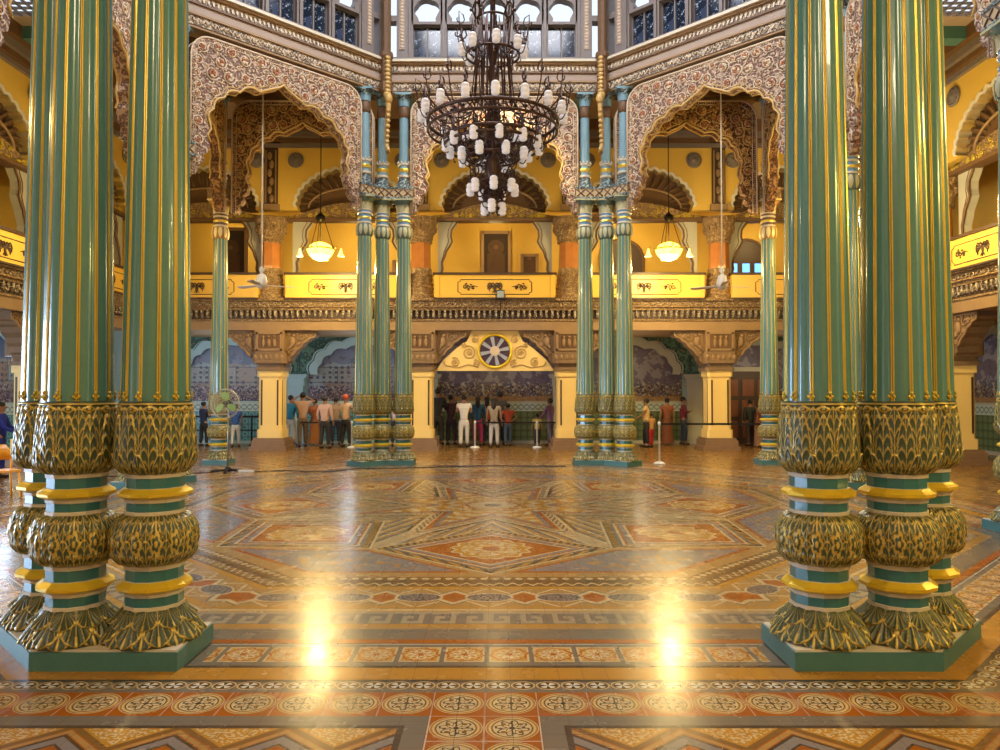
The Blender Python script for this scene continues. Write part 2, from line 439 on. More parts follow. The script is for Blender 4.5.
    k.lay(loz, TANF); k.lay(loz & (q < 0.99), CRM); k.lay(loz & (q < 0.955), DRK)
    k.lay(loz & (q < 0.94) & (q > 0.86) & (efr(v*9.0+u*5.0) < 0.5), OCH)
    k.lay(loz & (q < 0.86), GRY); k.lay(loz & (q < 0.81), CRM); k.lay(loz & (q < 0.775), TER); k.lay(loz & (q < 0.74), LIL); k.lay(loz & (q < 0.67), CRM); k.lay(loz & (q < 0.635), TER)
    ed = elen((u-3.24)/1.15, v); ea = eat(v, u-3.24)
    k.lay(loz & (ed < 0.44+esin(ea*12.0)*0.03), CRM); k.lay(loz & (ed < 0.40+esin(ea*12.0)*0.03), OCH)
    k.lay(loz & (ed < 0.34) & (noise(vec, 11.0, 2) > 0.5), CRM); k.lay(loz & (ed < 0.1), TER)
    # central star
    st = u - v*1.278
    cs = inside & (u < 2.25) & (q > 1.0) & (st < 1.35)
    k.lay(cs, DRK); k.lay(cs & (st < 1.26), CRM); k.lay(cs & btw(st, 1.03, 1.19) & (efr(v*8.0) < 0.5) & (efr(st*12.5) < 0.5), DRK)
    k.lay(cs & btw(st, 1.03, 1.19) & (efr(v*8.0) > 0.5) & (efr(st*12.5) > 0.5), DRK)
    k.lay(cs & (st < 1.0), TER); k.lay(cs & (st < 0.90), LIL); k.lay(cs & (st < 0.80), OCH)
    cr_ = elen(u, v); ca = eat(v, u)
    k.lay(cs & (st < 0.78) & (esin(cr_*22.0+esin(ca*16.0)*1.6) > 0.1), CRM); k.lay(cs & (cr_ < 0.42), TER); k.lay(cs & (cr_ < 0.34+esin(ca*8.0)*0.06), CRM); k.lay(cs & (cr_ < 0.14), DRK)
    # wear, tile to tile change and joints
    br = E.nt.nodes.new('ShaderNodeTexBrick'); br.inputs['Scale'].default_value = 1.0
    br.inputs['Brick Width'].default_value = 0.15; br.inputs['Row Height'].default_value = 0.15; br.inputs['Mortar Size'].default_value = 0.0016; br.offset = 0.0
    br.inputs['Color1'].default_value = (0.25, 0.25, 0.25, 1); br.inputs['Color2'].default_value = (0.75, 0.75, 0.75, 1); br.inputs['Mortar'].default_value = (0, 0, 0, 1)
    E.nt.links.new(vec, br.inputs['Vector'])
    mort = E(br.outputs['Fac'])
    sep = E.nt.nodes.new('ShaderNodeSeparateColor'); E.nt.links.new(br.outputs['Color'], sep.inputs[0]); tv = E(sep.outputs[0])
    k.lay(E.op('MULTIPLY', tv, 0.16, clamp=True), DRK)
    k.lay(mort*0.55, DRK)
    wear = noise(vec, 1.3, 6)
    k.lay(E.op('MULTIPLY', wear-0.42, 0.9, clamp=True), (0.36, 0.17, 0.05), 0.4)
    k.lay((noise(vec, 26.0, 5) > 0.64), BRN, 0.3)
    hs = E.nt.nodes.new('ShaderNodeHueSaturation'); hs.inputs['Saturation'].default_value = 1.12; hs.inputs['Value'].default_value = 0.84
    E.nt.links.new(k.c, hs.inputs['Color'])
    setc(b, hs.outputs[0])
    rg = E.op('ADD', noise(vec, 5.0, 3)*0.22, 0.10) + tv*0.08
    E.nt.links.new(rg.o, b.inputs['Roughness'])
    bump(b, tv*0.5 + noise(vec, 9.0, 2)*1.2 - mort*1.0, 0.09, 0.005)
    b.inputs['Specular IOR Level'].default_value = 0.36
    b.inputs['Coat Weight'].default_value = 0.06; b.inputs['Coat Roughness'].default_value = 0.1
    return m
FLOORM = floor_material()
g = G(); g.add([(-19, -19, 0), (19, -19, 0), (19, 19, 0), (-19, 19, 0)], [(0,1,2,3)])
g.b2(-19, 19, -19, 19, -0.3, -0.02)
struct(g.obj('floor', FLOORM))
# ------------------------------------------------------------------ big columns
def gm_mat(name, green, gold):
    m, b = newmat(name, 0.32, 0.15)
    a = E.nt.nodes.new('ShaderNodeAttribute'); a.attribute_name = 'gilt'
    X, Y, Z, v = coords()
    k = Col(green); k.lay(noise(v, 9, 3), tuple(x*0.55 for x in green))
    k.lay(E(a.outputs['Fac']), gold)
    setc(b, k.c); bump(b, noise(v, 60, 3), 0.15, 0.004)
    E.nt.links.new((E(a.outputs['Fac'])*0.35).o, b.inputs['Metallic'])
    return m
LEAF = gm_mat('gilded_leaf', (0.062, 0.090, 0.046), (0.56, 0.40, 0.09))

def relief(name, prof, nu, nv, fn):
    """prof: list of (r,z) bottom to top; fn(u,t)->(height, gilt) on arrays"""
    pr = np.array(prof); seg = np.concatenate([[0], np.cumsum(np.hypot(np.diff(pr[:,0]), np.diff(pr[:,1])))]); seg /= seg[-1]
    t = np.linspace(0, 1, nv); R = np.interp(t, seg, pr[:,0]); Z = np.interp(t, seg, pr[:,1])
    # smooth the profile a little
    for _ in range(3):
        R[1:-1] = (R[:-2]+2*R[1:-1]+R[2:])/4; Z[1:-1] = (Z[:-2]+2*Z[1:-1]+Z[2:])/4
    dR = np.gradient(R); dZ = np.gradient(Z); L = np.hypot(dR, dZ)+1e-9; nr = dZ/L; nz = -dR/L
    u = np.arange(nu)/nu
    U, T = np.meshgrid(u, t)
    h, gd = fn(U, T)
    RR = R[:,None] + h*nr[:,None]; ZZ = Z[:,None] + h*nz[:,None]
    th = 2*PI*U
    co = np.stack([RR*np.cos(th), RR*np.sin(th), ZZ], -1).reshape(-1, 3)
    i = np.arange(nv-1)[:,None]*nu; k = np.arange(nu)[None,:]; k2 = (k+1) % nu
    f = np.stack([i+k, i+k2, i+nu+k2, i+nu+k], -1).reshape(-1, 4)
    me = bpy.data.meshes.new(name)
    me.vertices.add(len(co)); me.vertices.foreach_set('co', co.ravel())
    me.loops.add(f.size); me.loops.foreach_set('vertex_index', f.ravel())
    me.polygons.add(len(f)); me.polygons.foreach_set('loop_start', np.arange(0, f.size, 4)); 
    me.polygons.foreach_set('use_smooth', np.ones(len(f), bool))
    me.update(calc_edges=True); me.validate()
    at = me.attributes.new('gilt', 'FLOAT', 'POINT'); at.data.foreach_set('value', gd.ravel().astype(np.float32))
    me.materials.append(LEAF)
    return me
def sst(a, b, x):
    t = np.clip((x-a)/(b-a), 0, 1); return t*t*(3-2*t)
def leaf(U, T, N, off, t0, t1, wid, hgt, h, gd, veins=6, lob=0.10, up=True, rim=0.14, rnd=0.5):
    """one row of leaves, merged over what is below"""
    s = ((U*N+off) % 1.0)*2-1
    tau = (T-t0)/(t1-t0)
    if not up: tau = 1-tau
    ok = (tau > 0) & (tau < 1); tc = np.clip(tau, 0, 1)
    w = wid*np.power(np.clip(1-tc**3, 0, 1), rnd)*(0.72+0.28*np.sin(tc*PI))*(1+lob*np.cos(tc*2*PI*veins))
    d = w-np.abs(s); ins = ok & (d > 0)
    dome = np.clip(1-(np.abs(s)/np.maximum(w, 1e-3))**2, 0, 1)
    q = (np.abs(s)/np.maximum(w, 1e-3)-0.5)/0.5; ph = (tc*veins + 0.75*q*q)*2*PI
    vein = (np.sin(ph) > 0.72) & (np.abs(s) < w*0.9)
    hh = hgt*(0.35+0.65*np.sqrt(dome))*(0.5+0.7*tc) + 0.16*hgt*np.sin(ph)
    gg = np.maximum(((d < rim*0.62) | (np.abs(s) < 0.045)).astype(float), 0.62*vein)
    gg = np.maximum(gg, (tc > 0.93).astype(float))
    hh = hh + 0.12*hgt*gg
    return np.where(ins, np.maximum(hh, h), h), np.where(ins, gg*1.0, gd)
def vase_fn(U, T):
    h = np.zeros_like(U); gd = np.zeros_like(U)
    h, gd = leaf(U, T, 12, 0.5, 0.30, 0.93, 0.92, 0.010, h, gd, 4, 0.06)
    h, gd = leaf(U, T, 12, 0.0, 0.05, 0.84, 0.84, 0.017, h, gd, 5, 0.05)
    h, gd = leaf(U, T, 12, 0.5, 0.0, 0.34, 0.70, 0.020, h, gd, 2, 0.05)
    # flowered crest
    s = ((U*12) % 1.0)*2-1
    a = np.arctan2(T-0.90, s*0.045*2.0); r = np.hypot(s*0.055*1.5, (T-0.90)*1.1)
    fl = r < 0.060*(0.65+0.35*np.abs(np.cos(2*a)))
    h = np.where(fl, 0.020*(1-r/0.09), h); gd = np.where(fl, (np.abs(r-0.045) < 0.018)*1.0+(r < 0.012), gd)
    bd = (np.abs(T-0.965) < 0.012); h = np.where(bd, 0.012, h); gd = np.where(bd, 1.0, gd)
    return h, np.clip(gd, 0, 1)
def bulb_fn(U, T):
    h = np.zeros_like(U); gd = np.zeros_like(U)
    h, gd = leaf(U, T, 14, 0.0, 0.42, 1.0, 0.90, 0.014, h, gd, 3, 0.12, up=False)
    h, gd = leaf(U, T, 14, 0.5, 0.52, 1.0, 0.75, 0.018, h, gd, 3, 0.1, up=False)
    h, gd = leaf(U, T, 14, 0.5, 0.0, 0.56, 0.9, 0.012, h, gd, 4, 0.12)
    h, gd = leaf(U, T, 14, 0.0, 0.0, 0.40, 0.75, 0.018, h, gd, 3, 0.1)
    s = ((U*14) % 1.0)*2-1
    X = s*0.062; Y = (T-0.5)*0.20; r = np.hypot(X, Y); a = np.arctan2(Y, X)
    fl = r < 0.040*(0.62+0.38*np.abs(np.cos(2.5*a)))
    h = np.where(fl, 0.026*(1-r/0.06), h)
    gd = np.where(fl, ((r < 0.010) | (r > 0.026*(0.62+0.38*np.abs(np.cos(2.5*a))))).astype(float), gd)
    return h, gd
def skirt_fn(U, T):
    """overlapping drooping leaves with deep fan folds, rounded gilt tips"""
    h = np.zeros_like(U); gd = np.zeros_like(U)
    for off, top, low, hg in ((0.5, 1.0, 0.0, 0.012), (0.0, 1.0, 0.06, 0.026), (0.5, 1.0, 0.46, 0.036)):
        s = ((U*9+off) % 1.0)*2-1
        tau = np.clip((top-T)/(top-low), 0, 1)            # 0 at the root (top), 1 at the tip
        w = 1.02*np.sqrt(np.clip(1-np.clip((tau-0.45)/0.55, 0, 1)**2.2, 0, 1))*(0.55+0.45*np.clip(tau*1.6, 0, 1))
        d = w-np.abs(s); ins = (T > low) & (d > 0)
        fold = np.cos(s/np.maximum(0.18, 0.18+0.82*tau)*PI*4.0)
        hh = hg*(0.25+0.95*tau**1.3)*(1-0.30*(np.abs(s)/np.maximum(w, 1e-3))**2) + 0.0045*fold*(0.3+tau)
        gg = np.maximum(((d < 0.13) & (tau > 0.5)).astype(float), 0.95*((fold > 0.70) & (np.abs(s) < 0.14)).astype(float))
        gg = np.maximum(gg, 0.6*((fold > 0.88) & (tau > 0.1)))
        top_ = ins & (hh >= h)
        gd = np.where(top_, gg, gd); h = np.where(top_, hh, h)
    return h, gd
vase_me = relief('vase', [(0.160, 1.222), (0.205, 1.240), (0.236, 1.280), (0.246, 1.340), (0.242, 1.42), (0.230, 1.53), (0.220, 1.64), (0.224, 1.695)], 384, 96, vase_fn)
bulb_me = relief('bulb', [(0.160, 0.628), (0.222, 0.650), (0.253, 0.700), (0.260, 0.780), (0.252, 0.860), (0.222, 0.920), (0.165, 0.950)], 384, 84, bulb_fn)
skirt_me = relief('leaf_skirt', [(0.300, 0.124), (0.298, 0.145), (0.262, 0.20), (0.218, 0.27), (0.192, 0.320), (0.180, 0.336)], 360, 80, skirt_fn)

def neck(z0, z1):
    """twelve sided collar: white fillet, teal band, gilt ring, white fillet, teal band, white fillet"""
    H = z1-z0; g = G()
    pr = [(0.170, 0), (0.192, 0.03), (0.192, 0.10), (0.184, 0.11), (0.184, 0.30), (0.192, 0.31), (0.192, 0.37), (0.204, 0.40),
          (0.238, 0.46), (0.240, 0.53), (0.212, 0.59), (0.196, 0.63), (0.184, 0.64), (0.184, 0.87), (0.193, 0.88), (0.193, 0.97), (0.17, 1.0)]
    ms = [1,1,1, 0,1,1, 1,2,2,2,2,1, 0,1,1,1]
    g.lathe([(r, z0+t*H) for r, t in pr], 12, 0, False, off=0.5, ms=ms)
    return g.mesh('collar', [TEALN, CREAM, GOLDB])
lower_me = neck(0.328, 0.634); upper_me = neck(0.944, 1.228)

def shaft_mesh(name, z0, z1, r0, r1, N=12, rows=5, thin=False):
    """reeded shaft: broad teal reeds, paired gilt fillets with reddish shade coloured into the groove between them"""
    pat = []      # (fraction of the period, relative radius, material of the face that starts here)
    for i in range(5):
        f = i/4.0
        pat.append((0.055+0.765*f, 0.955+0.05*math.sin(PI*f), 0))
    pat = [(a, b_, 0) for a, b_, c_ in pat[:-1]] + [(0.82, 0.955, 1)]
    pat += [(0.84, 0.992, 1), (0.885, 0.992, 1), (0.90, 0.962, 2), (0.935, 0.962, 1), (0.95, 0.992, 1), (1.00, 0.992, 1), (1.02, 0.955, 0)]
    ring = []
    for k in range(N):
        for a, r, m in pat: ring.append((2*PI*(k+a)/N, r, m))
    n = len(ring); g = G(); vs = []; fs = []; mm = []
    for j in range(rows):
        t = j/(rows-1); R = r0+(r1-r0)*t
        for a, r, m in ring: vs.append((R*r*math.cos(a), R*r*math.sin(a), z0+(z1-z0)*t))
    for j in range(rows-1):
        for k in range(n):
            k2 = (k+1) % n
            fs.append((j*n+k, j*n+k2, (j+1)*n+k2, (j+1)*n+k)); mm.append(ring[k][2])
    g.add(vs, fs, mm, True)
    # crest of small trefoils at the foot
    for k in range(N):
        a = 2*PI*(k+0.87)/N; c = (r0*1.0*math.cos(a), r0*1.0*math.sin(a), z0+0.045)
        for dx, dz, rr in ((0, 0.024, 0.012), (-0.015, 0.0, 0.011), (0.015, 0.0, 0.011), (0, -0.012, 0.010)):
            g.ball((c[0]-math.sin(a)*dx, c[1]+math.cos(a)*dx, c[2]+dz), (rr, rr, rr*1.15), 1, 6, 4)
    me = g.mesh(name, [TEAL, GOLD, REDSH])
    return me
shaft_me = shaft_mesh('shaft', 1.68, 5.52, 0.220, 0.162)

def flare_leaves(g, r0, r1, z0, z1, n, m0, m1, tip=0.03):
    """leafy capital: a bell with standing leaves whose tips curl out"""
    g.lathe([(r0, z0), (r0*1.02, z0+(z1-z0)*0.3), (r0+(r1-r0)*0.45, z0+(z1-z0)*0.7), (r1, z1-0.02), (r1, z1)], 24, m0)
    for row, (zt, rr) in enumerate(((0.62, 0.35), (0.98, 0.95))):
        for k in range(n):
            a = 2*PI*(k+0.5*row)/n; ca, sa = math.cos(a), math.sin(a)
            H = (z1-z0)*zt; R = r0+(r1-r0)*rr; w = PI*R/n*0.95
            pts = []
            for i in range(6):
                t = i/5; r = r0*1.03+(R-r0)*t**2.2 + tip*(t > 0.7)*(t-0.7)*3 + 0.006
                z = z0+H*(math.sin(min(t, 0.92)*PI/2*1.05) if t < 0.95 else 0.93)
                ww = w*math.sin(PI*(0.22+0.70*t))*(1.0 if t < .95 else .6)
                pts.append((r, z, ww))
            vs = []
            for r, z, ww in pts:
                for s_, dr in ((-1, -0.004), (0, 0.012), (1, -0.004)):
                    vs.append(((r+dr)*ca-sa*ww*s_, (r+dr)*sa+ca*ww*s_, z))
            fs = []
            for i in range(5):
                fs += [(i*3, i*3+1, i*3+4, i*3+3), (i*3+1, i*3+2, i*3+5, i*3+4)]
            g.add(vs, fs, m1, True)
def capital_meshes(leaf0, leaf1, band):
    g = G()
    g.lathe([(0.160, 5.49), (0.186, 5.53), (0.196, 5.60), (0.190, 5.70), (0.165, 5.77), (0.150, 5.80)], 24, 0)
    for k in range(10):
        a = 2*PI*k/10; w = 0.05
        vs = []
        for i in range(6):
            t = i/5; r = 0.172+0.032*math.sin(PI*(0.1+0.8*t)); ww = w*math.sin(PI*(0.15+0.8*t)); z = 5.77-0.26*t
            for s_, dr in ((-1, 0), (0, 0.014), (1, 0)):
                vs.append(((r+dr)*math.cos(a)-math.sin(a)*ww*s_, (r+dr)*math.sin(a)+math.cos(a)*ww*s_, z))
        g.add(vs, [q for i in range(5) for q in ((i*3, i*3+3, i*3+4, i*3+1), (i*3+1, i*3+4, i*3+5, i*3+2))], 1, True)
    b_me = g.mesh('capital_bulb', [leaf0, leaf1])
    g = G()
    g.lathe([(0.150, 5.79), (0.172, 5.80), (0.172, 5.83), (0.158, 5.84), (0.158, 5.90), (0.172, 5.91), (0.178, 5.93), (0.172, 5.95), (0.158, 5.96),
             (0.158, 6.02), (0.176, 6.03), (0.176, 6.055), (0.160, 6.065), (0.160, 6.11), (0.176, 6.12), (0.176, 6.14), (0.15, 6.15)], 16, 0, False,
            ms=[1,1,1,0,1,2,2,2,0,1,1,1,0,1,1,1])
    n_me = g.mesh('capital_bands', band)
    g = G(); flare_leaves(g, 0.155, 0.255, 6.13, 6.42, 10, 0, 1); g.box((0, 0, 6.43), (0.50, 0.50, 0.035), 1)
    c_me = g.mesh('leaf_capital', [leaf0, leaf1])
    return b_me, n_me, c_me
CAPLD = plain('capital_ground', (0.10, 0.15, 0.12), 0.5, 0, 0.3, 9.0, 0.2)
CAPLL = plain('capital_tips', (0.44, 0.42, 0.24), 0.45, 0, 0.35, 14.0, 0.3)
CAPGD = plain('capital_goldlit_ground', (0.42, 0.22, 0.05), 0.5, 0, 0.3, 9.0, 0.2)  # capital colours shifted to the gold light falling on the corner columns
CAPGL = plain('capital_goldlit_tips', (0.80, 0.62, 0.25), 0.4, 0.1, 0.35, 14.0, 0.3)
BANDB = plain('capital_blue', (0.12, 0.25, 0.40), 0.35, 0, 0.2, 9.0, 0.05)
caps = capital_meshes(CAPLD, CAPLL, [BANDB, CREAM, GOLD])
capsg = capital_meshes(CAPGD, CAPGL, [BROWN, CREAM, GOLDB])

def column(loc, rz, label, group, capset=caps):
    t = thing('fluted_column', label, 'column', loc, rz, group)
    for nm, me in (('leaf_skirt', skirt_me), ('lower_collar', lower_me), ('bulb', bulb_me), ('upper_collar', upper_me), ('vase', vase_me), ('shaft', shaft_me),
                   ('capital_bulb', capset[0]), ('capital_bands', capset[1]), ('leaf_capital', capset[2])):
        link(nm, me, t)
    return t
# upper columns
g = G(); g.lathe([(0.21, 6.73), (0.21, 6.77), (0.17, 6.84), (0.145, 6.93), (0.13, 6.99), (0.12, 7.0)], 8, 0, False, off=0.5)
ub1 = g.mesh('column_foot', [SLATE])
g = G(); g.lathe([(0.125, 6.99), (0.155, 7.01), (0.155, 7.05), (0.13, 7.06), (0.13, 7.12), (0.15, 7.14), (0.155, 7.19), (0.15, 7.22), (0.128, 7.23), (0.128, 7.29), (0.15, 7.31), (0.15, 7.34), (0.12, 7.36)], 16, 0, False,
                ms=[1,1,1,0,1,2,2,2,0,1,1,1])
for k in range(10):
    a = 2*PI*k/10; g.ball((0.148*math.cos(a), 0.148*math.sin(a), 7.37), (0.022, 0.022, 0.035), 1, 6, 4)
ub2 = g.mesh('ring_bands', [UBLUE, CREAM, GOLD])
g = G()
vs = []; n = 48; rr = [0.118*(1-0.045*(k % 4 == 0)) for k in range(n)]
for z, f in ((7.34, 1.0), (7.9, 0.98), (8.50, 0.94)):
    for k in range(n): vs.append((rr[k]*f*math.cos(2*PI*k/n), rr[k]*f*math.sin(2*PI*k/n), z))
g.add(vs, [(j*n+k, j*n+(k+1) % n, (j+1)*n+(k+1) % n, (j+1)*n+k) for j in range(2) for k in range(n)], 0, True)
ub3 = g.mesh('shaft', [UBLUE])
g = G(); g.lathe([(0.11, 8.48), (0.135, 8.50), (0.14, 8.62), (0.125, 8.74), (0.11, 8.77)], 16, 1); flare_leaves(g, 0.115, 0.20, 8.76, 9.02, 8, 0, 2); g.box((0, 0, 9.045), (0.40, 0.40, 0.05), 2)
ub4 = g.mesh('leaf_capital', [SLATE, BROWN, UBLUE])
def upper_column(loc, rz, label, group):
    t = thing('upper_column', label, 'column', (loc[0], loc[1], 6.73), rz, group)
    for nm, me in (('column_foot', ub1), ('ring_bands', ub2), ('shaft', ub3), ('leaf_capital', ub4)):
        o = link(nm, me, t, (0, 0, -6.73))
    return t
# plinth and lattice block: bent bars that follow the two sides of the octagon
C22, S22 = math.cos(PI/8), math.sin(PI/8)
def bent(half, L):
    d1 = (C22, -S22); d2 = (-C22, -S22)        # directions of the two legs, local
    n1 = (S22, C22); n2 = (-S22, C22)          # outward normals
    k = half/C22
    return [(0, k), (L*d2[0]+half*n2[0], L*d2[1]+half*n2[1]), (L*d2[0]-half*n2[0], L*d2[1]-half*n2[1]), (0, -k),
            (L*d1[0]-half*n1[0], L*d1[1]-half*n1[1]), (L*d1[0]+half*n1[0], L*d1[1]+half*n1[1])]
g = G(); g.prism(bent(0.30, 0.81), 0.0, 0.118, 0, axis='z'); g.prism(bent(0.29, 0.80), 0.118, 0.130, 1, axis='z'); plinth_me = g.mesh('bent_plinth', [TEALP, CREAM])
g = G(); g.prism(bent(0.235, 0.78), 6.45, 6.49, 0, axis='z'); g.prism(bent(0.215, 0.76), 6.49, 6.69, 1, axis='z'); g.prism(bent(0.235, 0.78), 6.69, 6.73, 0, axis='z')
def lattice(g, p0, p1, nrm, z0, z1, m):
    d = Vector((p1[0]-p0[0], p1[1]-p0[1], 0)); L = d.length; d.normalize(); nn = Vector((nrm[0], nrm[1], 0))
    k = max(2, round(L/0.2)); w = L/k; o = Vector((p0[0], p0[1], 0))+nn*0.008
    for i in range(k):
        for a, b_ in (((0.1, z0), (0.9, z1)), ((0.1, z1), (0.9, z0))):
            g.tube([o+d*(w*(i+a[0]))+Vector((0,0,a[1])), o+d*(w*(i+b_[0]))+Vector((0,0,b_[1]))], 0.014, 4, m)
bb = bent(0.215, 0.76)
for i in range(6):
    p, q = bb[i], bb[(i+1) % 6]; dx, dy = q[0]-p[0], q[1]-p[1]; L = math.hypot(dx, dy); nrm = (dy/L, -dx/L)
    if (p[0]+nrm[0]-0)*nrm[0] + 0 < -9: nrm = (-nrm[0], -nrm[1])
    for sg in (1, -1): lattice(g, p, q, (nrm[0]*sg, nrm[1]*sg), 6.51, 6.67, 2)
block_me = g.mesh('lattice_block', [SLATE, plain('block_stucco', (0.46, 0.34, 0.18), 0.6), plain('block_lines', (0.12, 0.07, 0.06), 0.5)])

CL = {}
def cluster(phi, where, labels, near=False, upper=True, cap=True):
    R = B/C22; V = Vector((R*math.cos(math.radians(phi)), R*math.sin(math.radians(phi)), 0)); rz = math.radians(phi-90)
    M = Matrix.Translation(V) @ Matrix.Rotation(rz, 4, 'Z')
    p = link('bent_plinth', plinth_me, None, V, rz); tag(p, 'bent teal stone plinth under the three columns ' + where, 'plinth', 'bent teal plinths of the octagon')
    for (lx, ly), lab in zip(((0, 0), (0.525*C22, -0.525*S22), (-0.525*C22, -0.525*S22)), labels):
        w = M @ Vector((lx, ly, 0))
        column(w, 0.0, lab, 'fluted columns of the octagon')
        if upper: upper_column(w, 0.0, 'short blue upper column above the ' + lab.replace('teal and gilt fluted column, ', ''), 'short blue upper columns')
    o = link('lattice_block', block_me, None, V, rz); tag(o, 'lattice-carved bent block capping the three columns ' + where, 'capital block', 'lattice blocks on the column clusters')
F = 'teal and gilt fluted column, '
cluster(112.5, 'at the far left of the octagon', [F+'middle one of the far left cluster', F+'right one of the far left cluster', F+'left one of the far left cluster'])
cluster(67.5, 'at the far right of the octagon', [F+'middle one of the far right cluster', F+'right one of the far right cluster', F+'left one of the far right cluster'])
cluster(157.5, 'half hidden behind the near left columns', [F+'outer one of the cluster behind the near left columns', F+'far one of the cluster behind the near left columns', F+'near one of the cluster behind the near left columns'])
cluster(22.5, 'half hidden behind the near right columns', [F+'outer one of the cluster behind the near right columns', F+'near one of the cluster behind the near right columns', F+'far one of the cluster behind the near right columns'])
cluster(-22.5, 'cut by the right edge of the photo', [F+'outer one of the cluster at the right edge', F+'near one of the cluster at the right edge', F+'far one of the cluster at the right edge'])
cluster(247.5, 'in the left foreground', [F+'front one of the left foreground cluster', F+'back one of the left foreground cluster, mostly hidden', F+'right one of the left foreground cluster'], True, False)
cluster(292.5, 'in the right foreground', [F+'middle one of the right foreground cluster', F+'left one of the right foreground cluster', F+'rear one of the right foreground cluster'], True, False)
# single columns in the corners of the square
SC = 6.72
g = G(); g.b2(-0.30, 0.30, -0.30, 0.30, 0, 0.118); g.b2(-0.29, 0.29, -0.29, 0.29, 0.118, 0.13, 1); sp_me = g.mesh('square_plinth', [TEALP, CREAM])
for sx, nm in ((-1, 'left'), (1, 'right')):
    o = link('square_plinth', sp_me, None, (sx*SC, SC-0.08, 0)); tag(o, 'square teal plinth under the single column on the far '+nm, 'plinth', 'square teal plinths')
    column((sx*SC, SC-0.08, 0), 0, 'single slender teal column with gold-lit capital, standing alone on the far '+nm, 'single corner columns', capsg)
    g = G(); g.b2(-0.24, 0.24, -0.24, 0.24, 6.45, 6.73); o = g.obj('capital_block', [TANC], None, (sx*SC, SC-0.08, 0)); tag(o, 'carved block on top of the single column on the far '+nm, 'capital block')
    upper_column((sx*SC, SC-0.08), 0, 'short dark upper column above the single column on the far '+nm, 'short corner upper columns')
# ------------------------------------------------------------------ carved arches of the octagon
def arch_inner(w, zs, za, n=5, sag=0.07, foot=None, ogee=0.13):
    """scalloped inner edge, right half from the foot up to the crown, then mirrored"""
    P = []
    for i in range(n+1):
        a = PI/2*i/n
        P.append((w*math.cos(a)**0.92 if i < n else 0.0, zs+(za-zs)*math.sin(a)**0.95))
    P[-1] = (0.0, za)
    edge = []
    for i in range(n):
        p, q = P[i], P[i+1]
        dx, dz = q[0]-p[0], q[1]-p[1]; L = math.hypot(dx, dz); nx, nz = dz/L, -dx/L
        if nx < 0: nx, nz = -nx, -nz
        if nz < 0 and i > 0: nx, nz = -nx, -nz
        last = (i == n-1); k = 7
        for j in range(k):
            t = j/k; s_ = math.sin(PI*t)*L*0.22*(0.7 if last else 1)
            x, z = p[0]+dx*t+abs(nx)*s_, p[1]+dz*t+abs(nz)*s_
            if last: z += ogee*t**3
            edge.append((x, z))
    edge.append((0.0, za+ogee))
    ft = foot or []
    right = ft + edge
    return right + [(-x, z) for x, z in reversed(right[:-1])]      # right foot -> crown -> left foot
def in_poly(x, z, poly):
    c = False; n = len(poly); j = n-1
    for i in range(n):
        a, b_ = poly[i], poly[j]
        if (a[1] > z) != (b_[1] > z) and x < (b_[0]-a[0])*(z-a[1])/(b_[1]-a[1])+a[0]: c = not c
        j = i
    return c
def pdist(x, z, poly):
    d = 9; n = len(poly)
    for i in range(n):
        a, b_ = poly[i], poly[(i+1) % n]; ex, ez = b_[0]-a[0], b_[1]-a[1]; L = ex*ex+ez*ez
        t = 0 if L == 0 else max(0, min(1, ((x-a[0])*ex+(z-a[1])*ez)/L))
        d = min(d, math.hypot(x-a[0]-ex*t, z-a[1]-ez*t))
    return d
def scroll(g, cx, cz, R, y, sy, hand, rnd):
    a0 = rnd.random()*2*PI; pts = []
    for i in range(15):
        t = i/14; r = R*(1-0.72*t); a = a0+hand*t*3.3*PI
        pts.append((cx+r*math.cos(a), y+sy*0.012, cz+r*math.sin(a)))
    g.tube(pts, [0.017*(1-0.3*i/14) for i in range(15)], 4, 0)
    for k in range(5):
        a = 2*PI*k/5+a0; g.ball((cx+0.036*R/0.1*math.cos(a), y+sy*0.014, cz+0.036*R/0.1*math.sin(a)), (0.026*R/0.1, 0.018, 0.026*R/0.1), 1 if rnd.random() < 0.65 else 0, 5, 3)
    g.ball((cx, y+sy*0.03, cz), (0.014, 0.014, 0.014), 2, 5, 3)
    for k in range(5):
        a = a0+k*1.3; r = R*1.12
        c = (cx+r*math.cos(a), y+sy*0.008, cz+r*math.sin(a)); M = Matrix.Translation(c) @ Matrix.Rotation(-a-0.6*hand, 4, 'Y')
        g.ball((0, 0, 0), (0.038, 0.012, 0.015), 0, 5, 3, M)
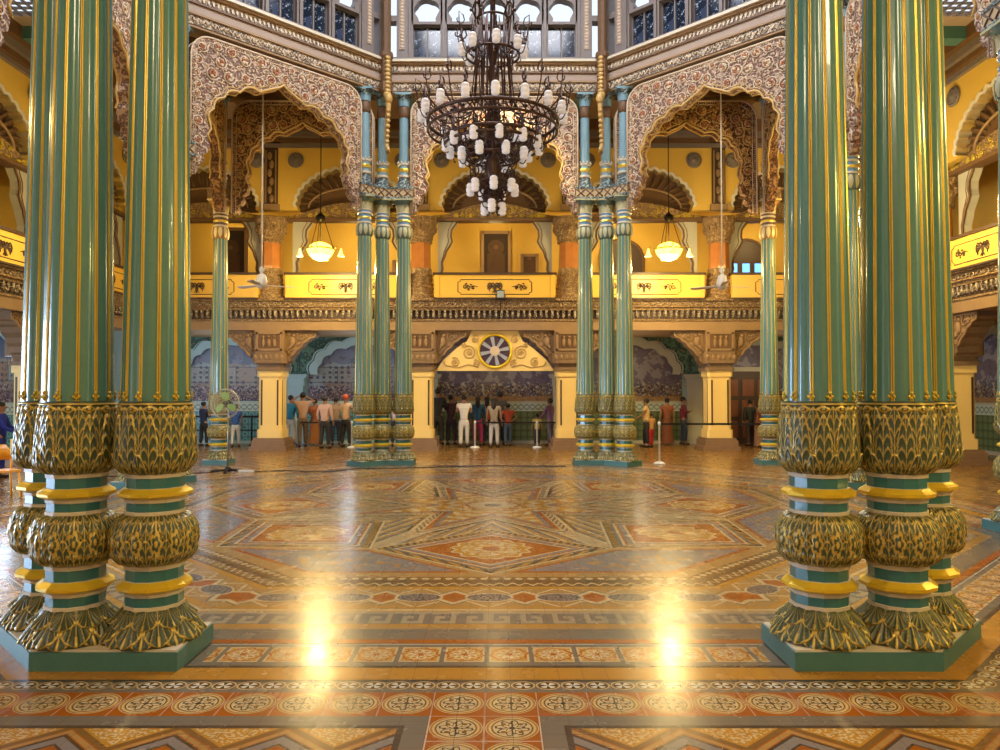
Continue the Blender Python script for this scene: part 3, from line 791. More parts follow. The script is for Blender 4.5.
def arch_meshes(W, w, zt, zs, za, depth=0.22, rc=0.42, mats=(LACE, VINE, VINER, GOLD), n=5, z0=6.12, og=0.13):
    foot = [(W-0.02, z0), (W-0.12, z0+0.03), (W-0.17, z0+0.12), (W-0.13, z0+0.20), (W-0.22, z0+0.22), (W-0.29, z0+0.33), (W-0.25, z0+0.44), (W-0.36, z0+0.50), (w-0.02, z0+0.72), (w+0.05, z0+0.86), (w-0.02, z0+1.0)]
    inner = arch_inner(w, zs, za, n, foot=foot, ogee=og)
    outer = [(-W, z0), (-W, zt-rc)] + [(-W+rc-rc*math.cos(PI/2*i/6), zt-rc+rc*math.sin(PI/2*i/6)) for i in range(1, 7)]
    outer += [(-x, z) for x, z in reversed(outer)]
    poly = outer + inner           # outer: left foot over the top to right foot, inner: right foot back to left foot
    g = G(); g.prism(poly, -depth/2, depth/2, 0)
    board = g.mesh('lace_board', [mats[0]])
    # mouldings
    g = G()
    for sy in (-1, 1):
        y = sy*(depth/2+0.006)
        g.tube([(x, y, z) for x, z in inner[8:-8]], 0.026, 5, 0)
        g.tube([(x*1.0+ (0.06 if x > 0.02 else (-0.06 if x < -0.02 else 0)), y, z+(0.055 if abs(x) < w*0.9 else 0.0)) for x, z in inner[11:-11]], 0.013, 4, 0)
        g.tube([(x, y, z) for x, z in outer], 0.022, 5, 1)
        ins = [(x*(1-0.10/W), y, z-(0.09 if z > zt-rc*0.6 else 0)) for x, z in outer]
        g.tube(ins, 0.012, 4, 1)
    mold = g.mesh('gilt_moulding', [VINEG, VINE])
    # bead row between the outer mouldings
    g = G(); rnd = random.Random(5)
    path = [(x*(1-0.05/W), z-(0.045 if z > zt-rc*0.6 else 0)) for x, z in outer]
    for i in range(len(path)-1):
        a, b_ = path[i], path[i+1]; L = math.hypot(b_[0]-a[0], b_[1]-a[1]); k = max(1, int(L/0.055))
        for j in range(k):
            t = j/k; g.ball((a[0]+(b_[0]-a[0])*t, -depth/2-0.008, a[1]+(b_[1]-a[1])*t), (0.014, 0.014, 0.014), 0, 4, 3)
    beads = g.mesh('bead_row', [VINE])
    g = G(); pts = []
    for _ in range(5000):
        x, z = rnd.uniform(-W, W), rnd.uniform(z0, zt)
        if not in_poly(x, z, poly): continue
        d = pdist(x, z, poly)
        if d < 0.115: continue
        R = min(0.15, d-0.035)
        if any(math.hypot(x-a, z-c) < (R+r)*0.92 for a, c, r in pts): continue
        pts.append((x, z, R))
    small = []
    for _ in range(4000):
        x, z = rnd.uniform(-W, W), rnd.uniform(z0, zt)
        if not in_poly(x, z, poly) or pdist(x, z, poly) < 0.07: continue
        if any(math.hypot(x-a, z-c) < r+0.045 for a, c, r in pts) or any(math.hypot(x-a, z-c) < 0.07 for a, c in small): continue
        small.append((x, z))
    for x, z, R in pts:
        scroll(g, x, z, R, -depth/2, -1, 1 if x > 0 else -1, rnd); 
        if R > 0.08: scroll(g, x, z, R, depth/2, 1, 1, rnd)
    for x, z in small:
        for k in range(3):
            a = rnd.random()*6.28; M = Matrix.Translation((x+0.018*math.cos(a), -depth/2-0.004, z+0.018*math.sin(a))) @ Matrix.Rotation(a, 4, 'Y')
            g.ball((0, 0, 0), (0.032, 0.011, 0.013), 0, 5, 3, M)
    vines = g.mesh('scrolling_vines', [mats[1], mats[2], mats[3]])
    return (('lace_board', board), ('gilt_moulding', mold), ('bead_row', beads), ('scrolling_vines', vines))
am = arch_meshes(2.04, 1.64, 8.98, 7.22, 8.22, og=0.26)
amd = arch_meshes(1.72, 1.34, 8.88, 7.25, 8.14, og=0.22, mats=(LACED, VINEG, VINER, GOLD))
def arch(ms, loc, rz, label, group):
    t = thing('scalloped_arch', label, 'arch', (loc[0], loc[1], 6.12), rz, group)
    for nm, me in ms: link(nm, me, t, (0, 0, -6.12))
for th, nm in ((90, 'far side of the octagon behind the chandelier'), (45, 'right far diagonal of the octagon'), (135, 'left far diagonal of the octagon'),
               (0, 'right side, mostly hidden by the near columns'), (180, 'left side, mostly hidden by the near columns')):
    r = math.radians(th); arch(am, (B*math.cos(r), B*math.sin(r)), r-PI/2, 'large pinkish carved scalloped arch, '+nm, 'large arches of the octagon')
half = (B+A)/2
for sx, nm in ((-1, 'left'), (1, 'right')):
    arch(amd, (sx*half, B), 0, 'ochre inner scalloped arch seen through the %s far diagonal arch' % nm, 'inner corner arches')
    arch(amd, (sx*B, half), -sx*PI/2, 'ochre inner scalloped arch seen edge-on at the %s corner' % nm, 'inner corner arches')

# ------------------------------------------------------------------ entablature and clerestory of the octagon
def side_half(r, y=0): return (r+y)*math.tan(PI/8)
def ring_box(g, y0, y1, z0, z1, m):
    """one side of an octagonal ring, local frame of that side: -y towards the centre"""
    a, b_ = side_half(B, y0), side_half(B, y1)
    g.prism([(-a, y0), (a, y0), (b_, y1), (-b_, y1)], z0, z1, m, axis='z')
g = G()
ring_box(g, -0.14, 0.30, 9.07, 9.12, 1); ring_box(g, -0.16, 0.30, 9.12, 9.31, 0); ring_box(g, -0.20, 0.30, 9.31, 9.35, 1)
ring_box(g, -0.15, 0.30, 9.35, 9.54, 2); ring_box(g, -0.19, 0.30, 9.54, 9.58, 3)
ring_box(g, -0.17, 0.30, 9.58, 9.74, 4); ring_box(g, -0.24, 0.30, 9.74, 9.79, 1); ring_box(g, -0.30, 0.30, 9.79, 9.85, 5)
ring_box(g, -0.12, 0.30, 9.85, 9.97, 6)
hw = side_half(B, -0.17)
k = int(hw*2/0.10)
for i in range(k):
    x = -hw+0.05+i*(2*hw-0.1)/(k-1)
    g.add([(x-0.036, -0.17, 9.73), (x+0.036, -0.17, 9.73), (x+0.012, -0.205, 9.60), (x-0.012, -0.205, 9.60), (x, -0.175, 9.585)], [(0,1,2,3), (3,2,4)], 7, False)
for i in range(int(hw*2/0.19)):
    x = -hw+0.1+i*0.19; s_ = 1 if i % 2 else -1
    g.tube([(x-0.09, -0.168, 9.215-0.05*s_), (x-0.045, -0.175, 9.215+0.05*s_), (x, -0.175, 9.215+0.02*s_), (x+0.045, -0.175, 9.215-0.05*s_), (x+0.09, -0.168, 9.215+0.05*s_)], 0.014, 4, 7)
    g.ball((x, -0.17, 9.215), (0.03, 0.02, 0.025), 7, 6, 4)
ent_me = g.mesh('trim', [FRIEZ, TAN, MAUVE, BROWN, FRIEZ, CREAM, GREYB, VINE])
PANE, b_ = newmat('dark_window_glass', 0.12)
X, Y, Z, v = coords(); kk = Col((0.010, 0.016, 0.030)); kk.lay((noise(v, 9, 6) > 0.56) & (noise(v, 40, 3) > 0.52) & (Z < 10.4), (0.25, 0.3, 0.38)); kk.lay(noise(v, 3, 4) > 0.58, (0.035, 0.05, 0.09)); setc(b_, kk.c)  # glints of sky through trees painted into the glass colour
def wall_clere():
    g = G(); y0, y1 = -0.08, 0.18
    # posts between the windows (pitch .83) and panelled pilasters beside the slits
    for i in range(6):
        x = -2.075+i*0.83; g.b2(x-0.075, x+0.075, y0, y1, 9.97, 11.6, 0); g.b2(x-0.03, x+0.03, y0-0.05, y0, 9.97, 11.6, 0)
    for s_ in (-1, 1):
        g.b2(min(s_*2.12, s_*2.40), max(s_*2.12, s_*2.40), y0-0.03, y1, 9.97, 13.2, 0)
        g.b2(min(s_*2.20, s_*2.33), max(s_*2.20, s_*2.33), y0-0.05, y0-0.03, 10.15, 11.5, 1)
        for i in range(16): g.ball((s_*2.265, y0-0.05, 10.22+i*0.082), (0.05, 0.012, 0.03), 2, 6, 4)
        g.b2(min(s_*2.60, s_*2.85), max(s_*2.60, s_*2.85), y0, y1, 9.97, 13.2, 0)
        # slit heads
        g.b2(min(s_*2.38, s_*2.62), max(s_*2.38, s_*2.62), y0, y1, 10.88, 11.02, 0); g.b2(min(s_*2.38, s_*2.62), max(s_*2.38, s_*2.62), y0, y1, 11.6, 13.2, 0)
    for i in range(5):
        xc = -1.66+i*0.83
        g.b2(xc-0.36, xc+0.36, y0, y1, 10.80, 10.87, 0)
        # cusped head: rounded trefoil opening, solid above
        P = []
        for j in range(25):
            a = PI*j/24; r = 0.30*(1+0.10*abs(math.sin(2.5*a)))
            P.append((xc+r*math.cos(a), 11.13+r*0.95*math.sin(a)))
        poly = [(xc+0.38, 10.87)] + [(xc+0.22, 10.87), (xc+0.21, 10.95)] + P[0:1] + P[1:] + [(xc-0.21, 10.95), (xc-0.22, 10.87), (xc-0.38, 10.87), (xc-0.38, 11.62), (xc+0.38, 11.62)]
        g.prism(poly, y0, y1, 0)
    g.b2(-2.4, 2.4, y0, y1, 11.6, 13.2, 0)
    return g.mesh('wall_clerestory', [GREYB, MAUVE, VINE])
wc_me = wall_clere()
g = G(); g.box((0, 0, 0), (0.72, 0.03, 0.86)); pane_me = g.mesh('pane', [PANE])
g = G()
g.box((0, -0.03, 0), (0.035, 0.05, 0.84)); g.box((0, -0.03, -0.41), (0.70, 0.05, 0.03)); g.box((0, -0.03, 0.41), (0.70, 0.05, 0.03)); g.box((-0.34, -0.03, 0), (0.03, 0.05, 0.84)); g.box((0.34, -0.03, 0), (0.03, 0.05, 0.84)); frame_me = g.mesh('window_frame', [GREYB])
wn_i = 1
sidenames = {90: 'far', 45: 'far_right', 135: 'far_left', 0: 'right', 180: 'left'}
for th in (90, 45, 135, 0, 180):
    r = math.radians(th); loc = (B*math.cos(r), B*math.sin(r), 0)
    o = link('trim_%d' % wn_i, ent_me, None, loc, r-PI/2); struct(o)
    o = link('wall_%s_clerestory' % sidenames[th], wc_me, None, loc, r-PI/2); struct(o)
    for i in range(5):
        M = Matrix.Translation(loc) @ Matrix.Rotation(r-PI/2, 4, 'Z') @ Vector((-1.66+0.83*i, 0.10, 10.385))
        w = link('window_%d' % wn_i, frame_me, None, M, r-PI/2); struct(w); link('pane', pane_me, w, (0, 0.0, 0)); wn_i += 1
# corner posts with hanging gilt brackets
g = G(); g.lathe([(0.12, 8.93), (0.16, 9.02), (0.16, 9.2), (0.13, 9.25), (0.13, 9.8), (0.17, 9.86), (0.17, 9.95), (0.11, 10.0), (0.11, 13.2)], 8, 0, False)
for i in range(9): g.ball((0, -0.14, 9.0+i*0.1), (0.08, 0.05, 0.055), 1, 6, 4)
post_me = g.mesh('carved_post', [BROWN, VINEG])
g = G()
g.tube([(0, 0.0, 9.0), (0, -0.10, 8.90), (0, -0.20, 8.75), (0, -0.20, 8.55), (0, -0.10, 8.3), (0, -0.05, 8.0), (0, -0.06, 7.7), (0, -0.16, 7.5), (0, -0.22, 7.55), (0, -0.19, 7.66)], [0.09, 0.10, 0.075, 0.06, 0.055, 0.055, 0.05, 0.055, 0.04, 0.02], 8, 0)
g.ball((0, -0.22, 8.78), (0.10, 0.10, 0.14), 0, 8, 6)
for i in range(7): g.ball((0, -0.22+0.02*i, 8.5-0.12*i), (0.06, 0.035, 0.05), 0, 6, 4)
brk_me = g.mesh('gilt_bracket', [VINEG])
for phi, nm in ((112.5, 'far left'), (67.5, 'far right'), (157.5, 'left side'), (22.5, 'right side'), (-22.5, 'right edge'), (202.5, 'left edge')):
    R = B/C22-0.36; rr = math.radians(phi)
    t = thing('corner_post', 'dark carved post with hanging gilt bracket, %s corner of the octagon' % nm, 'carved post', (R*math.cos(rr), R*math.sin(rr), 7.5), rr-PI/2, 'carved corner posts')
    link('post', post_me, t, (0, 0, -7.5)); link('gilt_bracket', brk_me, t, (0, 0, -7.5))

# ------------------------------------------------------------------ beams and ceilings around the octagon
g = G()
for sx in (-1, 1):
    g.b2(min(sx*A, sx*6.9), max(sx*A, sx*6.9), B-0.14, B+0.14, 9.00, 9.9, 0)
    g.b2(sx*B-0.14, sx*B+0.14, A, 6.9, 9.00, 9.9, 0)
    g.b2(min(sx*6.9, sx*GW), max(sx*6.9, sx*GW), B-0.14, B+0.14, 9.3, 9.9, 0)
    g.b2(sx*B-0.14, sx*B+0.14, 6.9, GW, 9.3, 9.9, 0)
struct(g.obj('trim_40', [BROWN]))
# aisle ceilings, with barred skylights let into the side aisles
g = G(); zc = 9.9; outr = GW+3.4
g.b2(-outr, outr, B+0.1, outr, zc, zc+0.12, 0)
for sx in (-1, 1):
    g.prism([(sx*A, B+0.1), (sx*B, A), (sx*B, B+0.1)], zc, zc+0.12, 0, axis='z')
    x0, x1 = 8.05, 10.45
    for ya, yb in ((-14, -1.6), (-0.9, 1.6), (2.4, 4.9), (5.7, B+0.1)):
        pass
    lo, hi = (sx*B if sx > 0 else -outr), (outr if sx > 0 else -B)
    holes = [(-4.6, -2.6), (-1.1, 1.1), (2.5, 4.4)]
    ys = [-14.0] + [q for h in holes for q in h] + [B+0.1]
    for i in range(0, len(ys), 2): g.b2(lo, hi, ys[i], ys[i+1], zc, zc+0.12, 0)
    for ya, yb in holes:
        a0, a1 = sorted((sx*B, sx*x0)); g.b2(a0, a1, ya, yb, zc, zc+0.12, 0)
        a0, a1 = sorted((sx*x1, sx*outr)); g.b2(a0, a1, ya, yb, zc, zc+0.12, 0)
struct(g.obj('ceiling', [MAUVE]))
g = G()
for sx in (-1, 1):
    for y in (-5.2, -1.85, 1.8, 5.0): a0, a1 = sorted((sx*B, sx*GW)); g.b2(a0, a1, y-0.18, y+0.18, 9.62, 9.9, 0)
for x in (-2.3, 2.3, -6.8, 6.8): g.b2(x-0.16, x+0.16, B, GW, 9.62, 9.9, 0)
struct(g.obj('trim_41', [TEALP]))
sk = 1
for sx in (-1, 1):
    for ya, yb in ((-4.6, -2.6), (-1.1, 1.1), (2.5, 4.4)):
        g = G(); xs = 8.05
        while xs < 10.46: g.box((sx*xs, (ya+yb)/2, 9.93), (0.035, yb-ya, 0.05)); xs += 0.2
        yy = ya
        while yy < yb+0.01: g.box((sx*9.25, yy, 9.93), (2.4, 0.035, 0.05)); yy += 0.2
        o = g.obj('window_%d' % (60+sk), [GREYB]); struct(o); sk += 1

# ------------------------------------------------------------------ galleries: one frame of reference per side
SIDES = {'far': 0.0, 'right': -PI/2, 'left': PI/2}
def place(side, x, y):
    a = SIDES[side]; v = Matrix.Rotation(a, 4, 'Z') @ Vector((x, GW+y, 0)); return (v.x, v.y, 0), a
BX = [0.0, -4.435, 4.435, -8.86, 8.86]
PX_ = [-2.24, 2.24, -6.80, 6.80]
# entablature, gallery slab, upper wall with the arched openings, back walls
g = G()
L = GW+0.1
g.b2(-L, L, -0.10, 3.2, 3.62, 3.90, 0); g.b2(-L, L, -0.14, 3.2, 3.90, 3.95, 1); g.b2(-L, L, -0.10, 3.2, 3.95, 4.22, 2)
g.b2(-L, L, -0.22, 3.2, 4.22, 4.30, 1); g.b2(-L, L, -0.30, 3.2, 4.30, 4.48, 3); g.b2(-L, L, -0.40, 3.2, 4.48, 4.56, 1)
k = int(2*L/0.17)
for i in range(k):
    x = -L+0.08+i*0.17
    g.b2(x-0.035, x+0.035, -0.20, -0.10, 4.08, 4.21, 4); g.ball((x, -0.155, 4.05), (0.045, 0.05, 0.05), 4, 6, 4)
    g.add([(x-0.05, -0.11, 4.04), (x+0.05, -0.11, 4.04), (x, -0.13, 3.965)], [(0, 1, 2)], 4)
for i in range(int(2*L/0.26)):
    x = -L+0.13+i*0.26
    g.tube([(x-0.12, -0.305, 4.35), (x-0.05, -0.315, 4.44), (x+0.02, -0.315, 4.42), (x+0.03, -0.315, 4.36), (x+0.12, -0.305, 4.37)], 0.016, 4, 4)
gal_ent = g.mesh('trim', [TAN, TANC, DKBR, TANC, FRIEZ])
def soff(w, n=9): return w
def gal_curve(w=1.58, zs=7.38, za=8.50, n=9, k=6, r=0.0):
    """scalloped gallery arch, pointed lobes outward"""
    P = [(-(w)*math.cos(PI*i/(2*n-1+1)), zs+(za-zs)*math.sin(PI*i/(2*n))) for i in range(2*n+1)]
    out = []
    for i in range(2*n):
        p, q = P[i], P[i+1]; dx, dz = q[0]-p[0], q[1]-p[1]; Ls = math.hypot(dx, dz); nx, nz = -dz/Ls, dx/Ls
        for j in range(k):
            t = j/k; s_ = math.sin(PI*t)*Ls*0.28
            out.append((p[0]+dx*t+nx*s_, p[1]+dz*t+nz*s_))
    out.append(P[-1]); return out
gc = gal_curve()
g = G()
zt = 9.92
for xc in BX:
    half_b = 2.2175 if abs(xc) < 5 else 2.215
    e0, e1 = xc-half_b, xc+half_b
    if abs(xc) > 5: e0, e1 = (xc-half_b, 11.1) if xc > 0 else (-11.1, xc+half_b)
    poly = [(e0, 7.30), (xc-1.58, 7.30)] + [(xc+x, z) for x, z in gc] + [(xc+1.58, 7.30), (e1, 7.30), (e1, zt), (e0, zt)]
    g.prism(poly, 0.0, 0.35, 0)
upw = g.mesh('wall', [YEL])
g = G(); g.b2(-L-3, L+3, 3.0, 3.2, 4.5, 9.9, 0); g.b2(-L-3, L+3, 3.0, 3.25, 0, 4.0, 1); g.b2(-L-3, L+3, 0.1, 3.2, 8.7, 8.8, 0)
upb = g.mesh('wall', [YEL, LBLUE])
g = G(); g.b2(-L-3, L+3, 3.0, 3.2, 4.5, 9.9, 0); g.b2(6.8, L+3, 3.0, 3.25, 0, 4.0, 1); g.b2(-L-3, L+3, 3.0, 3.25, 3.3, 4.0, 1); g.b2(-L-3, L+3, 0.1, 3.2, 8.7, 8.8, 0)
for x in (6.8, 2.24, -2.24, -6.8): g.b2(x-0.4, x+0.4, 2.9, 3.25, 0, 4.0, 1)
upbl = g.mesh('wall', [YEL, LBLUE])
g = G()
g.b2(-L, L, -0.10, 0.1, 9.18, 9.30, 0); g.b2(-L, L, -0.22, 0.1, 9.30, 9.42, 1); g.b2(-L, L, -0.34, 0.1, 9.42, 9.60, 0); g.b2(-L, L, -0.5, 0.1, 9.60, 9.90, 1)
cor_me = g.mesh('trim', [GREYB, BROWN])
for i, (sd, a) in enumerate(SIDES.items()):
    loc, rz = place(sd, 0, 0)
    for nm, me in (('trim_%d' % (50+i), gal_ent), ('wall_%s_gallery' % sd, upw), ('wall_%s_back' % sd, upbl if sd == 'left' else upb), ('trim_%d' % (55+i), cor_me)):
        struct(link(nm, me, None, loc, rz))
# parts of a bay
g = G()
P = []
outr_ = [(x*1.055, 7.38+(z-7.38)*1.07) for x, z in gc]
g.prism(outr_ + list(reversed(gc)), -0.035, 0.30, 0)
rim_me = g.mesh('white_rim', [WHT])
g = G()
g.prism([(-1.56, 7.30)] + [(x*0.985, z) for x, z in gc] + [(1.56, 7.30)], 0.30, 0.42, 0)
# ribs that fan into the scallops
for i in range(19):
    a = PI*i/18; g.tube([(1.05*math.cos(a), 0.27, 7.42+0.62*math.sin(a)), (1.50*math.cos(a), 0.20, 7.38+1.05*math.sin(a))], [0.02, 0.05], 5, 0)
g.tube([(1.28*math.cos(PI*i/24), 0.22, 7.40+0.62*math.sin(PI*i/24)) for i in range(25)], 0.035, 6, 2)
tymp_me = g.mesh('brown_tympanum', [BROWN, BROWN, TAN])
g = G()
sg = [(-2.05, 7.02), (2.05, 7.02), (2.05, 7.10)] + [(1.5-3.0*i/16, 7.16+0.36*math.sin(PI*i/16)) for i in range(17)] + [(-2.05, 7.10)]
g.prism(sg, 0.02, 0.25, 0); g.b2(-2.1, 2.1, -0.06, 0.3, 6.95, 7.04, 1)
rnd = random.Random(3)
for i in range(46):
    x = rnd.uniform(-1.9, 1.9); zt_ = 7.10 + (0.36*math.cos(x/1.5*PI/2) if abs(x) < 1.5 else 0.0)
    z = rnd.uniform(7.06, max(7.09, zt_)); R = rnd.uniform(0.04, 0.075); a0 = rnd.random()*6
    g.tube([(x+R*(1-0.6*t/8)*math.cos(a0+t*0.9), 0.0, z+R*(1-0.6*t/8)*math.sin(a0+t*0.9)) for t in range(9)], 0.014, 4, 2)
seg_me = g.mesh('gilt_foliage_band', [TANC, BROWN, GOLD])
# balcony: panel, outline with notched corners, motifs, rail
def motif(g, cx, kind, y=-0.455, z=4.88, m=0):
    if kind == 'bird':      # two-headed bird with spread wings
        g.ball((cx, y, z-0.02), (0.05, 0.012, 0.10), m, 8, 6)
        for s_ in (-1, 1):
            g.tube([(cx, y, z+0.04), (cx+s_*0.05, y, z+0.12), (cx+s_*0.10, y, z+0.10), (cx+s_*0.12, y, z+0.07)], [0.02, 0.018, 0.02, 0.008], 5, m)
            for k in range(4):
                a = -0.6+0.45*k; g.tube([(cx+s_*0.04, y, z+0.02), (cx+s_*(0.04+0.16*math.cos(a)), y, z+0.02+0.15*math.sin(a)), (cx+s_*(0.05+0.19*math.cos(a-0.35)), y, z+0.01+0.18*math.sin(a-0.35))], [0.012, 0.022, 0.006], 5, m)
            g.tube([(cx+s_*0.02, y, z-0.1), (cx+s_*0.07, y, z-0.17)], 0.012, 5, m)
        g.tube([(cx, y, z-0.10), (cx, y, z-0.19)], [0.03, 0.012], 5, m)
    else:
        s_ = 1 if kind == 'l' else -1
        for k in range(3):
            R = 0.075-0.012*k; c0 = cx-s_*0.08+s_*0.11*k
            g.tube([(c0+R*(1-0.7*t/10)*math.cos(0.7*t*s_+k*2), y, z+R*(1-0.7*t/10)*math.sin(0.7*t*s_+k*2)) for t in range(11)], [0.014]*10+[0.022], 5, m)
        g.tube([(cx+s_*0.10, y, z), (cx+s_*0.2, y, z+0.03), (cx+s_*0.30, y, z)], [0.02, 0.012, 0.004], 5, m)
        for k in range(4): g.ball((cx-s_*0.05+s_*0.07*k, y, z+0.10*(-1)**k*(1-0.15*k)), (0.035, 0.01, 0.022), m, 6, 4)
g = G(); g.b2(-1.74, 1.74, -0.44, -0.36, 4.56, 5.24, 0); g.b2(-1.80, -1.66, -0.46, -0.1, 4.56, 5.24, 0); g.b2(1.66, 1.80, -0.46, -0.1, 4.56, 5.24, 0)
bal_p = g.mesh('panel', [YELB])
g = G(); g.b2(-1.84, 1.84, -0.50, -0.30, 5.24, 5.31, 0); g.b2(-1.82, 1.82, -0.47, -0.32, 4.52, 4.565, 0); bal_r = g.mesh('rail', [DKBR])
g = G(); w_, n_ = 1.10, 0.08
ol = [(-w_+n_, 4.66), (w_-n_, 4.66), (w_-n_, 4.70), (w_, 4.74), (w_, 5.02), (w_-n_, 5.06), (w_-n_, 5.10), (-w_+n_, 5.10), (-w_+n_, 5.06), (-w_, 5.02), (-w_, 4.74), (-w_+n_, 4.70)]
g.tube([(x, -0.445, z) for x, z in ol], 0.012, 4, 0, True); bal_o = g.mesh('painted_outline', [DKBR])
g = G(); motif(g, 0, 'bird'); bal_m = g.mesh('bird_emblem', [DKBR])
g = G(); motif(g, -0.80, 'l'); bal_l = g.mesh('flower_motif', [DKBR])
g = G(); motif(g, 0.80, 'r'); bal_r2 = g.mesh('flower_motif', [DKBR])
# gallery column: carved base, orange shaft, carved cap
g = G()
pr = [(0.42, 4.56), (0.42, 4.66), (0.37, 4.70), (0.37, 4.86), (0.40, 4.90), (0.35, 4.96), (0.38, 5.02), (0.34, 5.08), (0.37, 5.16), (0.34, 5.22), (0.36, 5.30), (0.33, 5.38), (0.33, 5.48)]
g.lathe(pr, 12, 0, False, off=0.5); gc_b = g.mesh('carved_base', [TANC])
g = G(); g.lathe([(0.31, 5.48), (0.315, 5.55), (0.30, 6.18), (0.30, 6.25)], 8, 0, False, off=0.5); gc_s = g.mesh('marble_shaft', [ORST])
g = G(); g.lathe([(0.32, 6.25), (0.36, 6.29), (0.33, 6.34), (0.37, 6.40), (0.36, 6.46), (0.42, 6.58), (0.45, 6.80), (0.50, 6.92), (0.50, 7.02)], 12, 0, False, off=0.5)
for k in range(12): a = 2*PI*k/12; g.ball((0.43*math.cos(a), 0.43*math.sin(a), 6.68), (0.06, 0.06, 0.12), 0, 6, 4)
gc_c = g.mesh('carved_cap', [TANC])
# dark figured pilaster above each gallery column and round medallions
g = G(); g.b2(-0.20, 0.20, -0.06, 0.0, 7.35, 9.18, 0); g.b2(-0.17, -0.13, -0.09, -0.06, 7.5, 9.1, 1); g.b2(0.13, 0.17, -0.09, -0.06, 7.5, 9.1, 1); g.b2(-0.26, 0.26, -0.12, 0, 7.26, 7.45, 1)
for i in range(6): g.ball((0.03*(-1)**i, -0.09, 7.62+0.26*i), (0.075, 0.05, 0.13), 1, 6, 5)
pil_me = g.mesh('figured_pilaster', [DKBR, TAN])
g = G()
M = Matrix.Rotation(PI/2, 4, 'X')
g.lathe([(0.22, -0.0), (0.24, 0.03), (0.22, 0.06), (0.17, 0.04), (0.15, 0.07), (0.11, 0.05), (0.07, 0.08), (0.03, 0.11), (0.0, 0.12)], 20, 0, True, M=M)
for k in range(12): a = 2*PI*k/12; g.ball((0.185*math.cos(a), -0.06, 0.185*math.sin(a)), (0.03, 0.02, 0.03), 0, 6, 4)
med_me = g.mesh('medallion', [GREYB])
# wavy bracket beside the gallery columns
def wavy(sgn):
    g = G(); pts = []
    zz = [7.0, 6.9, 6.7, 6.5, 6.35, 6.2, 6.05, 5.9, 5.7, 5.5, 5.3]; xx = [0.62, 0.56, 0.42, 0.40, 0.44, 0.36, 0.26, 0.22, 0.14, 0.16, 0.10]
    poly = [(0, 5.3)] + [(sgn*x, z) for x, z in reversed(list(zip(xx, zz)))] + [(0, 7.0)]
    g.prism(poly, 0.12, 0.34, 0)
    g.tube([(sgn*x, 0.11, z) for x, z in zip(xx, zz)], 0.03, 5, 1)
    g.tube([(sgn*x*0.75, 0.11, z) for x, z in zip(xx, zz)], 0.012, 5, 1)
    return g.mesh('wavy_bracket', [LBLUW, BROWN])
wv = {1: wavy(1), -1: wavy(-1)}
sdn = {'far': 'far', 'left': 'left', 'right': 'right'}
bayname = {0.0: 'centre', -4.435: 'left of centre', 4.435: 'right of centre', -8.86: 'left end', 8.86: 'right end'}
for sd in ('far', 'right', 'left'):
    bays = BX if sd == 'far' else ([-4.435, -8.86, 0.0] if sd == 'right' else [4.435, 8.86, 0.0])
    for xc in bays:
        loc, rz = place(sd, xc, 0)
        if sd == 'far': w = 'in the %s bay of the far gallery' % bayname[xc]
        else: w = 'in the %s bay of the %s gallery' % ({4.435: 'middle', 8.86: 'far', 0.0: 'near'}[abs(xc)], sd)
        t = thing('gallery_arch', 'white-rimmed scalloped gallery arch '+w, 'arch', (loc[0], loc[1], 6.95), rz, 'gallery arches')
        for nm, me in (('white_rim', rim_me), ('brown_tympanum', tymp_me), ('gilt_foliage_band', seg_me)): link(nm, me, t, (0, 0, -6.95))
        t = thing('balcony', 'yellow painted balcony front '+w, 'balcony', (loc[0], loc[1], 4.56), rz, 'yellow balcony fronts')
        for nm, me in (('panel', bal_p), ('rail', bal_r), ('painted_outline', bal_o), ('bird_emblem', bal_m), ('flower_motif', bal_l), ('flower_motif', bal_r2)): link(nm, me, t, (0, 0, -4.56))
        for s_ in (-1, 1):
            l2, _ = place(sd, xc+s_*1.62, -0.02)
            o = link('medallion', med_me, None, (l2[0], l2[1], 8.80), rz); tag(o, 'round medallion %s of the arch %s' % ('left' if s_ < 0 else 'right', w), 'medallion', 'wall medallions')
            l2, _ = place(sd, xc+s_*1.74, 0)
            o = link('wavy_bracket', wv[-s_], None, (l2[0], l2[1], 0), rz); tag(o, 'pale wavy bracket, %s one %s' % ('left' if s_ < 0 else 'right', w), 'bracket', 'wavy gallery brackets')
    pl = PX_ if sd == 'far' else ([-2.24, -6.8] if sd == 'right' else [2.24, 6.8])
    for xp in pl:
        loc, rz = place(sd, xp, 0.0)
        if sd == 'far': w = {-2.24: 'left of the central bay of the far gallery', 2.24: 'right of the central bay of the far gallery', -6.8: 'at the far left of the far gallery', 6.8: 'at the far right of the far gallery'}[xp]
        else: w = {2.24: 'nearer one on the %s side gallery', 6.8: 'farther one on the %s side gallery'}[abs(xp)] % sd
        t = thing('gallery_column', 'orange marble column, '+w, 'column', (loc[0], loc[1], 4.56), rz, 'orange gallery columns')
        for nm, me in (('carved_base', gc_b), ('marble_shaft', gc_s), ('carved_cap', gc_c)): link(nm, me, t, (0, 0, -4.56))
        o = link('figured_pilaster', pil_me, None, loc, rz); tag(o, 'dark figured pilaster, '+w, 'pilaster', 'figured pilasters')

